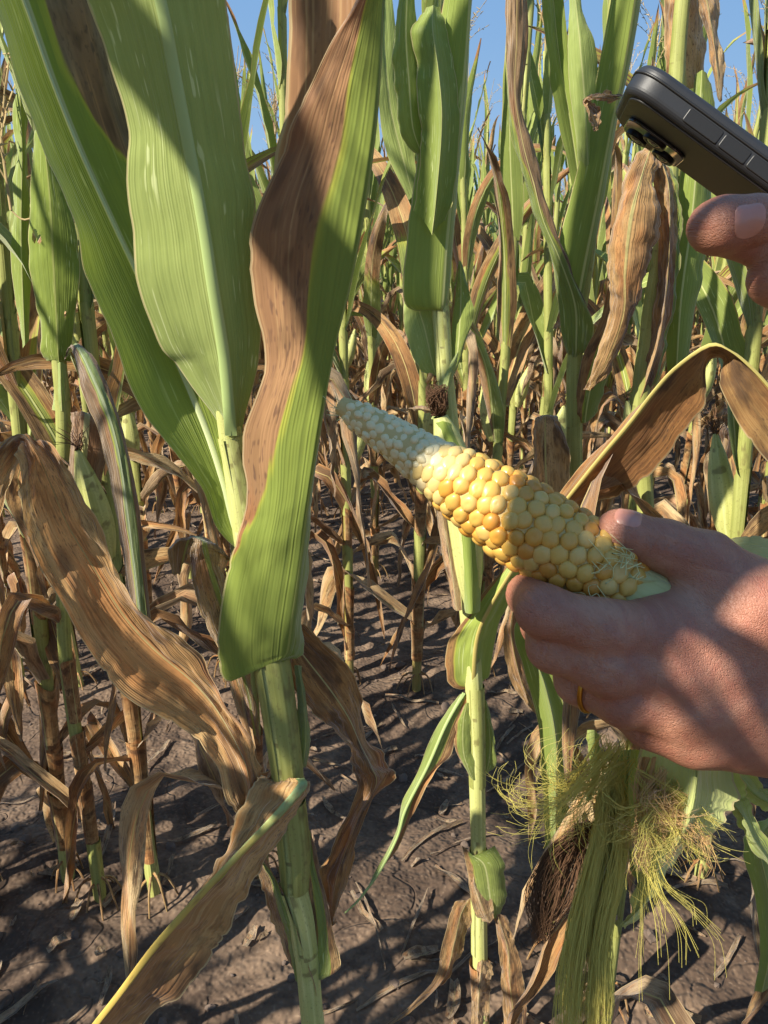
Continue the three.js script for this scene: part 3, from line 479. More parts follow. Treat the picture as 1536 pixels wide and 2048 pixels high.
  // loose green flaps of the lower sheath
  S([[[970, 1832, -0.006], [984, 1838, -0.01], [1000, 1830, -0.002]], [[942, 1770, -0.016], [978, 1780, -0.02], [1012, 1790, -0.004]], [[930, 1720, -0.018], [968, 1730, -0.022], [1008, 1730, -0.004]], [[923, 1690, -0.018], [944, 1712, -0.02], [990, 1690, -0.004]]], edgeBrown, { seed: 82, ruffle: 0.003, arch: 0.2 });
  S([[[948, 1700, 0.0], [952, 1702, -0.016], [974, 1700, 0]], [[936, 1752, -0.016], [948, 1760, -0.022], [962, 1740, -0.016]], [[948, 1820, -0.018], [968, 1822, -0.022], [984, 1800, -0.018]], [[966, 1842, -0.018], [980, 1846, -0.02], [988, 1836, -0.018]]], tanLeaf, { seed: 83, ruffle: 0.003 });
  S([[[984, 1830, -0.004], [994, 1828, -0.01], [1010, 1830, -0.004]], [[1000, 1900, -0.012], [1016, 1900, -0.02], [1032, 1890, -0.012]], [[1002, 1970, -0.016], [1020, 1970, -0.024], [1048, 1960, -0.016]], [[1006, 2040, -0.018], [1028, 2045, -0.026], [1056, 2030, -0.018]], [[1012, 2110, -0.018], [1030, 2115, -0.022], [1048, 2110, -0.018]]], tanLeaf2, { seed: 84, ruffle: 0.006, crumple: 0.003 });
  S([[[930, 1800, 0.004], [940, 1796, 0.002], [950, 1792, 0.004]], [[906, 1812, -0.004], [922, 1830, -0.01], [940, 1836, 0.0]], [[884, 1890, -0.006], [908, 1890, -0.014], [930, 1890, 0.0]], [[866, 1960, 0.0], [886, 1960, -0.008], [906, 1940, 0.0]], [[800, 2030, 0.006], [820, 2026, 0.0], [850, 1990, 0.006]], [[760, 2060, 0.01], [764, 2058, 0.008], [770, 2050, 0.01]]], tanLeaf2, { seed: 85, ruffle: 0.006, crumple: 0.003 });
  S([[[956, 1925, -0.014], [964, 1920, -0.02], [986, 1925, -0.01]], [[944, 1990, -0.018], [958, 1990, -0.024], [980, 1985, -0.014]], [[942, 2060, -0.016], [956, 2060, -0.02], [974, 2050, -0.014]]], tanLeaf, { seed: 86, ruffle: 0.004, crumple: 0.003 });
  // its ear
  const ep = [[944, 1222], [938, 1150], [930, 1060], [918, 970], [898, 890], [880, 832]].map(([x, y]) => Q(x, y, hd, -0.026));
  const ear = part('ear_husk', tubeGeo(ep, [0.007, 0.0165, 0.0205, 0.0215, 0.0175, 0.008], 24, 40), M.stalkPale, t, 'bright green husk round the unopened ear');
  const leafHusk = (rows, mat) => part('husk_leaf', loft(rows, hd, { nu: 10, nv: 30, ruffle: 0.002, seed: 9 }), mat, ear);
  leafHusk([[[930, 1225, -0.03], [944, 1228, -0.05], [960, 1222, -0.03]], [[906, 1060, -0.036], [934, 1060, -0.052], [966, 1070, -0.03]], [[884, 920, -0.036], [918, 930, -0.05], [950, 940, -0.03]], [[872, 845, -0.032], [886, 842, -0.04], [906, 850, -0.03]]], leafMat(leafTex(1112, { W: 192, H: 512, asp: 6, green: [164, 182, 81], green2: [140, 160, 61], ribW: 0.001, flecks: 0 })));
  leafHusk([[[905, 1215, -0.02], [914, 1222, -0.03], [924, 1220, -0.03]], [[888, 1120, -0.024], [900, 1120, -0.034], [912, 1110, -0.03]], [[874, 1030, -0.024], [884, 1030, -0.034], [892, 1020, -0.03]], [[868, 1005, -0.02], [872, 1004, -0.024], [878, 1003, -0.022]]], tanLeaf);
  leafHusk([[[816, 816, -0.03], [818, 817, -0.03], [820, 818, -0.03]], [[840, 812, -0.03], [844, 818, -0.034], [846, 822, -0.03]], [[862, 816, -0.03], [868, 822, -0.036], [872, 828, -0.03]]], tanLeaf);
  part('dried_silk', (() => { const r = rngOf(44), gs = []; for (let i = 0; i < 150; i++) { const a = Q(876 + (r() - 0.5) * 26, 832, hd, -0.026 + (r() - 0.5) * 0.014), m = Q(874 + (r() - 0.5) * 46, 800 + (r() - 0.5) * 30, hd, -0.03 + (r() - 0.5) * 0.03), e = Q(874 + (r() - 0.5) * 44, 766 + r() * 34, hd, -0.03 + (r() - 0.5) * 0.034), f = Q(874 + (r() - 0.5) * 50, 790 + r() * 30, hd, -0.03 + (r() - 0.5) * 0.036); gs.push(strand([a, m, e, f], 0.0005, 9)); } return mergeGeometries(gs); })(), M.silkBrown, ear);
}

// ---------------------------------------------------------------- three more plants that stand out behind
function stalkOf(t, hd, pts, rads, mat) {
  const ax = pts.map(([x, y]) => Q(x, y, hd)); const b = ax[0], g0 = groundY(b.x, b.z), e = ax[ax.length - 1];
  const n = Math.max(1, Math.round((b.y - g0) / 0.25)), low = []; for (let i = 0; i < n; i++) low.push(V(b.x, mix(g0 - 0.03, b.y, i / n), b.z));
  const all = [...low, ...ax, V(e.x, e.y + 0.25, e.z), V(e.x, e.y + 0.5, e.z)];
  part('stalk', tubeGeo(all, [...low.map(() => rads[0]), ...rads, rads[rads.length - 1] * 0.8, 0.003], 12, 110), mat, t);
  tassel(rngOf(Math.floor(hd * 1000)), t, all[all.length - 1], 2); return { low, all };
}
function roots(r, g, b, y0) { for (let k = 0; k < 7; k++) { const a = k * 0.9 + r() * 0.5, h = y0 + 0.03 + r() * 0.03, o = 0.035 + r() * 0.03, c = V(Math.cos(a), 0, Math.sin(a)); part('brace_root', strand([V(b.x, h, b.z).addScaledVector(c, 0.008), V(b.x, h - 0.012, b.z).addScaledVector(c, o * 0.6), V(b.x, y0 - 0.02, b.z).addScaledVector(c, o)], 0.003, 6, 5), M.sheathDry, g); } }
function lowLeaves(t, low, seed, n = 4) { const r = rngOf(seed), b = low[0]; roots(r, t, b, b.y + 0.03);
  for (let y = b.y + 0.1; y < b.y + 0.55; y += 0.11 + r() * 0.04) part('sheath', tubeGeo([V(b.x, y - 0.06, b.z), V(b.x, y, b.z), V(b.x, y + 0.06, b.z)], [0.0122, 0.0128, 0.0145], 10, 6, { a0: r() * 6, a1: r() * 6 + 4.5, slant: 0.2, uvm: true }), r() < 0.75 ? M.sheathDry : M.sheath, t); for (let k = 0; k < n; k++) { const g = fieldLeaf(r, { y: 0.18 + k * 0.13, az: r() * 6.3, e0: 0.7, e1: -1.35, kinkAt: 0.1 + r() * 0.2, len: 0.3 + r() * 0.25, w: 0.034 + r() * 0.02, twist: (r() - 0.5) * 4, twn: 0.5, fold: 0.4 + r() * 0.8, ruf: 0.006, crum: 0.008, sway: 0.4 }); g.translate(b.x, b.y + 0.03, b.z); part('leaf', g, pick(r, D), t); } }
const mixLeaf = leafMat(leafTex(1120, { W: 192, H: 640, asp: 9, green: [143, 160, 71], tan: [170, 138, 100], brown: [136, 106, 74], dry: (u, v) => clamp(0.5 + (v - 0.36) * 5 + (u - 0.6) * 2.2) }), { dry: true });
{
  const hd = 1.05, t = thing('corn_plant', 'corn plant whose twisted leaf turns from green to grey brown above a bare stalk', 'corn plant');
  const { low } = stalkOf(t, hd, [[1152, 1300], [1150, 1000], [1149, 880], [1150, 700], [1166, 560], [1190, 380], [1215, 200], [1230, 0]], [0.0115, 0.0112, 0.011, 0.0108, 0.0102, 0.0095, 0.009, 0.008], M.sheath);
  lowLeaves(t, low, 301, 5);
  const S = (rows, mat, o) => addLeaf(t, rows, hd, mat, o);
  S([[[1136, 712, 0.004], [1150, 714, -0.012], [1166, 700, 0.006]], [[1130, 690, -0.006], [1152, 690, -0.016], [1180, 702, -0.006]], [[1112, 580, -0.012], [1150, 610, -0.02], [1182, 645, -0.01]], [[1094, 490, -0.016], [1120, 520, -0.022], [1146, 565, -0.014]], [[1064, 415, -0.018], [1086, 440, -0.024], [1112, 470, -0.018]], [[1046, 340, -0.02], [1068, 370, -0.026], [1090, 390, -0.02]], [[1026, 265, -0.022], [1044, 280, -0.03], [1070, 290, -0.024]], [[1014, 160, -0.026], [1030, 180, -0.032], [1046, 200, -0.026]], [[1010, 60, -0.028], [1034, 70, -0.034], [1056, 80, -0.028]], [[1012, -40, -0.03], [1034, -40, -0.036], [1054, -40, -0.03]]], mixLeaf, { seed: 91, ruffle: 0.006, crumple: 0.002, arch: 0.2 });
  S([[[1140, 1235, 0.0], [1150, 1230, -0.012], [1160, 1225, 0.0]], [[1090, 1215, -0.06], [1110, 1205, -0.07], [1126, 1200, -0.06]], [[1034, 1252, -0.1], [1050, 1250, -0.11], [1064, 1262, -0.1]], [[1058, 1370, -0.1], [1090, 1370, -0.12], [1120, 1388, -0.1]], [[1078, 1480, -0.1], [1112, 1480, -0.12], [1138, 1480, -0.09]], [[1084, 1600, -0.09], [1112, 1600, -0.11], [1138, 1600, -0.08]], [[1090, 1740, -0.08], [1112, 1740, -0.1], [1134, 1730, -0.08]], [[1112, 1880, -0.07], [1122, 1885, -0.08], [1132, 1880, -0.07]]], midGreen2, { seed: 97, ruffle: 0.006, arch: 0.3 });
  S([[[1150, 1180, 0.0], [1156, 1176, -0.01], [1164, 1172, 0.0]], [[1040, 1190, -0.05], [1052, 1180, -0.06], [1066, 1178, -0.05]], [[1010, 1252, -0.06], [1022, 1248, -0.07], [1038, 1250, -0.06]], [[1018, 1340, -0.06], [1036, 1340, -0.07], [1052, 1340, -0.06]], [[1050, 1410, -0.06], [1064, 1412, -0.07], [1080, 1405, -0.06]], [[1100, 1450, -0.05], [1104, 1452, -0.05], [1108, 1450, -0.05]]], tanLeaf2, { seed: 98, ruffle: 0.005, crumple: 0.003 });
  S([[[1140, 640, 0.0], [1152, 640, -0.01], [1164, 630, 0.004]], [[1118, 500, -0.006], [1164, 560, -0.016], [1184, 540, 0.02]], [[1140, 400, -0.01], [1196, 400, -0.022], [1206, 380, 0.024]], [[1170, 270, -0.014], [1226, 240, -0.026], [1226, 240, 0.026]], [[1200, 130, -0.016], [1248, 140, -0.03], [1250, 120, 0.026]], [[1226, -20, -0.02], [1272, -10, -0.034], [1270, -20, 0.026]], [[1250, -140, -0.02], [1284, -140, -0.034], [1284, -140, 0.02]]], midGreen2, { seed: 92, ruffle: 0.004, arch: 0.18 });
  S([[[1150, 395, 0.0], [1162, 385, 0.0], [1176, 370, 0.0]], [[1114, 230, -0.004], [1140, 240, 0.006], [1170, 250, 0.0]], [[1094, 105, -0.008], [1118, 110, 0.006], [1140, 120, 0.0]], [[1082, -20, -0.01], [1105, -20, 0.004], [1124, -20, 0.0]]], midGreen2, { seed: 93, ruffle: 0.004 });
  S([[[1160, 340, -0.012], [1176, 330, -0.02], [1190, 300, -0.012]], [[1142, 210, -0.014], [1170, 210, -0.024], [1196, 200, -0.014]], [[1136, 90, -0.016], [1160, 90, -0.026], [1190, 90, -0.016]], [[1138, 16, -0.016], [1152, 10, -0.02], [1164, 16, -0.016]]], paleGreen, { seed: 94, ruffle: 0.003 });
  S([[[1152, 845, 0.0], [1170, 846, -0.012], [1190, 830, 0.0]], [[1150, 810, -0.01], [1176, 800, -0.018], [1206, 790, -0.004]], [[1164, 720, -0.012], [1196, 710, -0.02], [1228, 700, -0.006]], [[1200, 640, -0.012], [1230, 620, -0.02], [1252, 620, -0.006]], [[1226, 540, -0.012], [1262, 500, -0.02], [1290, 520, -0.006]], [[1290, 400, -0.012], [1312, 390, -0.02], [1330, 400, -0.006]]], leafMat(leafTex(1121, { W: 192, H: 640, asp: 8, green: [135, 152, 65], dry: (u, v) => clamp(0.5 + (0.4 - u) * 5 + (v - 0.5) * 0.8), tan: [168, 128, 84] })), { seed: 95, ruffle: 0.005 });
  S([[[1105, 1140, -0.02], [1120, 1100, -0.02], [1130, 1080, -0.02]], [[1074, 990, -0.03], [1094, 985, -0.036], [1140, 980, -0.03]], [[1066, 870, -0.03], [1090, 850, -0.036], [1136, 890, -0.03]], [[1076, 838, -0.02], [1094, 832, -0.024], [1116, 836, -0.02]], [[1100, 870, 0.01], [1110, 868, 0.01], [1120, 866, 0.012]]], tanLeaf, { seed: 96, ruffle: 0.004, crumple: 0.003 });
}
{
  const hd = 0.95, t = thing('corn_plant', 'corn plant with wide tan leaves folded over and hanging below the phone', 'corn plant');
  const { low } = stalkOf(t, hd, [[1300, 1250], [1290, 1000], [1280, 820], [1300, 640], [1330, 450], [1350, 200], [1365, 0]], [0.011, 0.011, 0.011, 0.0105, 0.01, 0.009, 0.008], M.sheath);
  lowLeaves(t, low, 302, 6);
  const S = (rows, mat, o) => addLeaf(t, rows, hd, mat, o);
  S([[[1290, 296, -0.02], [1300, 300, -0.03], [1312, 300, -0.02]], [[1250, 350, -0.03], [1286, 345, -0.04], [1306, 360, -0.03]], [[1222, 440, -0.034], [1262, 430, -0.05], [1322, 440, -0.034]], [[1214, 540, -0.036], [1250, 540, -0.054], [1300, 530, -0.036]], [[1218, 620, -0.036], [1246, 630, -0.05], [1278, 610, -0.036]], [[1192, 720, -0.03], [1214, 720, -0.04], [1240, 700, -0.03]], [[1170, 780, -0.026], [1176, 780, -0.03], [1182, 776, -0.026]]], tanLeaf2, { seed: 101, nu: 24, ruffle: 0.009, rfreq: 11, crumple: 0.004, arch: -0.3 });
  S([[[1296, 300, -0.01], [1310, 298, -0.014], [1324, 302, -0.01]], [[1308, 370, -0.016], [1336, 360, -0.026], [1354, 370, -0.016]], [[1314, 450, -0.016], [1340, 450, -0.03], [1358, 460, -0.016]], [[1310, 560, -0.014], [1334, 570, -0.03], [1352, 570, -0.016]], [[1296, 680, -0.01], [1316, 690, -0.024], [1334, 690, -0.012]], [[1270, 800, 0.0], [1280, 800, -0.01], [1292, 800, 0.0]]], leafMat(leafTex(1130, { W: 192, H: 640, asp: 8, dry: (u, v) => clamp(0.5 + (0.9 - u) * 8), green: [140, 156, 81] }), { dry: true }), { seed: 102, ruffle: 0.006, crumple: 0.003, arch: 0.2 });
  S([[[1340, 760, 0.01], [1352, 760, 0.0], [1366, 750, 0.01]], [[1330, 600, 0.006], [1362, 600, -0.006], [1400, 590, 0.01]], [[1350, 440, 0.006], [1384, 430, -0.006], [1424, 420, 0.01]], [[1370, 280, 0.006], [1396, 280, -0.004], [1430, 280, 0.01]], [[1390, 150, 0.01], [1404, 140, 0.004], [1420, 150, 0.01]]], midGreen2, { seed: 103, ruffle: 0.005 });
  S([[[1332, 170, 0.03], [1372, 180, 0.02], [1408, 170, 0.03]], [[1330, 80, 0.03], [1366, 80, 0.016], [1412, 80, 0.03]], [[1326, -20, 0.03], [1366, -20, 0.014], [1408, -20, 0.03]], [[1330, -120, 0.03], [1366, -120, 0.016], [1400, -120, 0.03]]], tanLeaf, { seed: 104, ruffle: 0.008, crumple: 0.004, arch: 0.2 });
  S([[[1436, 200, 0.0], [1440, 206, -0.002], [1446, 200, 0.0]], [[1418, 100, 0.0], [1430, 100, -0.008], [1444, 100, 0.0]], [[1394, 0, 0.0], [1412, -4, -0.01], [1432, 0, 0.0]], [[1370, -90, 0.0], [1384, -94, -0.006], [1400, -90, 0.0]]], tanLeaf, { seed: 105, ruffle: 0.004, crumple: 0.003 });
  S([[[1240, 200, -0.02], [1232, 196, -0.02], [1244, 188, -0.02]], [[1200, 200, -0.03], [1196, 194, -0.03], [1210, 190, -0.024]], [[1170, 206, -0.036], [1166, 200, -0.03], [1184, 194, -0.024]], [[1178, 240, -0.036], [1186, 236, -0.03], [1200, 214, -0.026]], [[1190, 262, -0.034], [1194, 262, -0.032], [1198, 258, -0.03]]], tanLeaf2, { seed: 106, ruffle: 0.004, crumple: 0.003 });
}
{
  const hd = 1.15, t = thing('corn_plant', 'corn plant with one wide dark green leaf that has small chewed holes', 'corn plant');
  const { low } = stalkOf(t, hd, [[130, 1300], [128, 1000], [126, 820], [118, 720], [112, 600], [104, 400], [96, 200], [88, 0]], [0.011, 0.011, 0.011, 0.0105, 0.01, 0.009, 0.009, 0.008], M.sheath);
  lowLeaves(t, low, 303, 5);
  const S = (rows, mat, o) => addLeaf(t, rows, hd, mat, o);
  S([[[100, 724, 0.004], [118, 724, -0.012], [134, 722, 0.004]], [[84, 712, -0.004], [116, 700, -0.016], [142, 712, -0.004]], [[76, 640, -0.01], [112, 620, -0.022], [150, 640, -0.01]], [[57, 530, -0.014], [106, 510, -0.028], [160, 530, -0.014]], [[56, 410, -0.016], [100, 400, -0.03], [146, 440, -0.016]], [[66, 290, -0.016], [88, 280, -0.026], [112, 330, -0.016]], [[74, 210, -0.014], [80, 210, -0.02], [90, 220, -0.014]]], leafMat(leafTex(1140, { W: 256, H: 640, asp: 7, green: [142, 160, 53], green2: [114, 132, 42], rib: [169, 176, 93] })), { seed: 111, ruffle: 0.005, arch: 0.1, nu: 60, nv: 150, holes: [[0.16, 0.575, 0.06, 0.022], [0.26, 0.56, 0.05, 0.012], [0.74, 0.33, 0.025, 0.014]] });
  S([[[104, 820, 0.0], [124, 822, -0.012], [138, 818, 0.0]], [[108, 780, 0.0], [122, 780, -0.014], [136, 780, 0.0]], [[106, 730, 0.0], [120, 724, -0.012], [134, 730, 0.0]]], paleGreen, { seed: 112, ruffle: 0.001 });
  S([[[140, 1010, -0.02], [160, 1060, -0.024], [170, 1080, -0.02]], [[140, 840, -0.03], [172, 850, -0.044], [220, 890, -0.03]], [[150, 836, -0.03], [176, 830, -0.036], [206, 842, -0.03]]], leafMat(leafTex(1141, { W: 128, H: 384, asp: 4, dry: () => 1, ribW: 0.09, ribDry: 0, dryRib: [164, 176, 144], tan: [164, 138, 108], brown: [140, 112, 84] }), { dry: true }), { seed: 113, ruffle: 0.004, crumple: 0.002 });
  S([[[270, 1300, -0.09], [290, 1310, -0.1], [306, 1290, -0.09]], [[240, 1080, -0.1], [262, 1080, -0.11], [284, 1060, -0.1]], [[208, 900, -0.1], [232, 880, -0.11], [252, 880, -0.1]], [[160, 760, -0.08], [184, 750, -0.09], [208, 750, -0.08]], [[140, 694, -0.04], [150, 690, -0.05], [160, 690, -0.04]], [[128, 720, -0.01], [132, 716, -0.01], [136, 712, -0.01]]], leafMat(leafTex(1142, { W: 128, H: 512, asp: 8, dry: (u) => clamp(0.5 + (Math.abs(u - 0.6) - 0.2) * 8), green: [133, 152, 102], tan: [158, 134, 104], brown: [130, 104, 76], ribW: 0.06, rib: [165, 176, 142] }), { dry: true }), { seed: 114, ruffle: 0.003, crumple: 0.002 });
  S([[[46, 700, 0.03], [50, 690, 0.02], [58, 680, 0.03]], [[24, 500, 0.03], [42, 480, 0.02], [60, 480, 0.03]], [[30, 300, 0.03], [44, 290, 0.02], [56, 300, 0.03]], [[24, 140, 0.03], [36, 130, 0.02], [48, 140, 0.03]]], midGreen2, { seed: 115, ruffle: 0.005 });
  const tp = Q(22, 420, hd, 0); tassel(rngOf(77), t, tp, 2);
  part('tassel_stem', strand([Q(96, 420, hd, 0), Q(50, 440, hd, 0), tp], 0.002, 8, 5), M.tassel, t);
}

{
  const hd = 0.62, t = thing('corn_plant', 'corn plant standing right beside the gripping hand, one green leaf hanging low', 'corn plant');
  const { low } = stalkOf(t, hd, [[1600, 1900], [1604, 1500], [1610, 1100], [1620, 700], [1630, 300]], [0.0115, 0.011, 0.0105, 0.01, 0.008], M.stalkPale); lowLeaves(t, low, 305, 3);
  addLeaf(t, [[[1580, 1640, 0.0], [1596, 1640, -0.012], [1612, 1640, 0.0]], [[1520, 1650, -0.02], [1550, 1640, -0.03], [1580, 1630, -0.02]], [[1490, 1704, -0.03], [1520, 1690, -0.045], [1556, 1680, -0.03]], [[1510, 1800, -0.03], [1538, 1790, -0.045], [1570, 1790, -0.03]], [[1520, 1900, -0.03], [1540, 1900, -0.04], [1562, 1900, -0.03]], [[1508, 1980, -0.03], [1524, 1985, -0.034], [1540, 1980, -0.03]]], hd, midGreen, { seed: 120, ruffle: 0.004 });
}

// ---------------------------------------------------------------- the rows behind and beside
const kinds = []; for (let k = 0; k < 14; k++) kinds.push(makePlant(7000 + k * 13, k % 5 === 4 ? { dryer: 0.25 } : {}));
{
  const r = rngOf(4242), spots = [];
  const ORD = ['', 'first', 'second', 'third', 'fourth', 'fifth', 'sixth', 'seventh', 'eighth', 'ninth'], GRP = (k) => `corn plants of the ${ORD[k]} row behind the big plant`, LBL = (k) => `tasselled corn plant with drying lower leaves in the ${ORD[k]} row behind the big plant`;
  for (let k = 1; k <= 9; k++) {
    const z0 = -0.43 - 0.76 * k, half = -z0 * 0.56 + 0.35;
    for (let x = -half + r() * 0.15; x < half; x += 0.14 + r() * 0.06) {
      const z = z0 + (r() - 0.5) * 0.1;
      if (k === 1) { const px = x / -z * F / CP + 768; if ((px > 640 && px < 1010) || (px > 20 && px < 190 && r() < 0.4) || (px > 1090 && px < 1400 && r() < 0.6)) continue; }
      if (r() < 0.05) continue;
      spots.push([x, z, k]);
    }
  }
  const place = (x, z, label, group, kind) => { const i = Math.floor(r() * kinds.length), c = kinds[kind ?? i].clone(); c.name = numbered('corn_plant'); tag(c, label, 'corn plant', group); c.position.set(x, groundY(x, z), z); c.rotation.set((r() - 0.5) * 0.1, r() * 6.28, (r() - 0.5) * 0.12); c.scale.setScalar(0.92 + r() * 0.14); scene.add(c); return c; };
  for (const [x, z, k] of spots) place(x, z, LBL(k), GRP(k));
  // the row the photographer stands behind, to the left and right of the frame, and the rows at his back: their shade falls into view
  const L2 = 'corn plant of the rows at the photographer\'s side and back', G2 = 'corn plants beside and behind the photographer';
  for (const [x, z, s, kind, turn] of SHADE()) { const c = place(x, z, L2, G2, kind); if (s) { c.scale.setScalar(s); c.rotation.set(0, turn, 0); c.position.y = 0; } }
  console.log('field plants', spots.length);
}
function SHADE() {
  const r = rngOf(818), a = [];
  for (let x = -2.3; x < -0.62; x += 0.27) a.push([x + (r() - 0.5) * 0.05, -0.43 + (r() - 0.5) * 0.05]);
  for (let x = 0.48; x < 1.2; x += 0.18) a.push([x, -0.43 + (r() - 0.5) * 0.05]);
  for (let x = -2.7; x < -1.4; x += 0.34) a.push([x + (r() - 0.5) * 0.05, 0.33 + (r() - 0.5) * 0.05]);
  // unseen plants added at the photographer's left, placed to shade the hand and cob
  a.push([-0.62, 0.2, 1.18, 12, 1.41], [-0.645, 0.464, 1.07, 1, 5.55], [-0.498, 0.485, 1.18, 3, 0.6], [-0.672, 0.059, 1.06, 4, 5.08], [-0.335, 0.268, 1.02, 13, 5.84], [-1.035, 0.293, 0.98, 2, 2.24], [-0.43, 0.385, 1.13, 10, 4.47]);
  for (let x = -2.8; x < -0.2; x += 0.3) a.push([x + (r() - 0.5) * 0.05, 1.09 + (r() - 0.5) * 0.05]);
  return a;
}
// the far part of the field, one mass
{
  const r = rngOf(31337), src = kinds[2], geos = []; src.updateMatrixWorld(true);
  const cols = new Map([[M.tassel, [0.40, 0.31, 0.17]], [M.stalk, [0.22, 0.28, 0.08]], [M.stalkDry, [0.3, 0.24, 0.1]], [M.sheath, [0.15, 0.22, 0.06]], [M.sheathDry, [0.36, 0.26, 0.14]], [M.stalkPale, [0.3, 0.36, 0.12]], [M.silkBrown, [0.06, 0.04, 0.02]]]);
  for (const kk of [2, 5]) kinds[kk].traverse((m) => { if (!m.isMesh || kk === 5 && m.name !== 'leaf') return; const g = m.geometry.clone(); const c = cols.get(m.material) || (D.includes(m.material) ? [0.34, 0.24, 0.12] : X.includes(m.material) ? [0.24, 0.24, 0.09] : [0.13, 0.22, 0.05]); const n = g.attributes.position.count, a = new Float32Array(n * 3); for (let i = 0; i < n; i++) a.set(c, i * 3); g.setAttribute('color', new THREE.BufferAttribute(a, 3)); if (kk === 5) g.translate(0.09, 0, 0.06); geos.push(g); });
  const geo = mergeGeometries(geos), list = [];
  for (let z = -8.04; z > -30; z -= 0.76) for (let x = z * 0.6 - 0.4; x < -z * 0.6 + 0.4; x += 0.2 + r() * 0.1) list.push([x, z]);
  const im = new THREE.InstancedMesh(geo, new THREE.MeshPhysicalMaterial({ vertexColors: true, bumpMap: veinBump, bumpScale: 0.001, roughness: 1, transmission: 0.3, thickness: 0, side: THREE.DoubleSide }), list.length);
  const m4 = new THREE.Matrix4(), e = new THREE.Euler(), q = new THREE.Quaternion();
  list.forEach(([x, z], i) => { e.set((r() - 0.5) * 0.1, r() * 6.28, (r() - 0.5) * 0.1); const s = 0.92 + r() * 0.16; m4.compose(V(x, groundY(x, z), z), q.setFromEuler(e), V(s, s, s)); im.setMatrixAt(i, m4); });
  im.name = 'corn_field'; tag(im, 'far part of the corn field, a dense mass of green and tan plants', 'corn field', null, 'stuff'); im.castShadow = im.receiveShadow = true; scene.add(im);
}

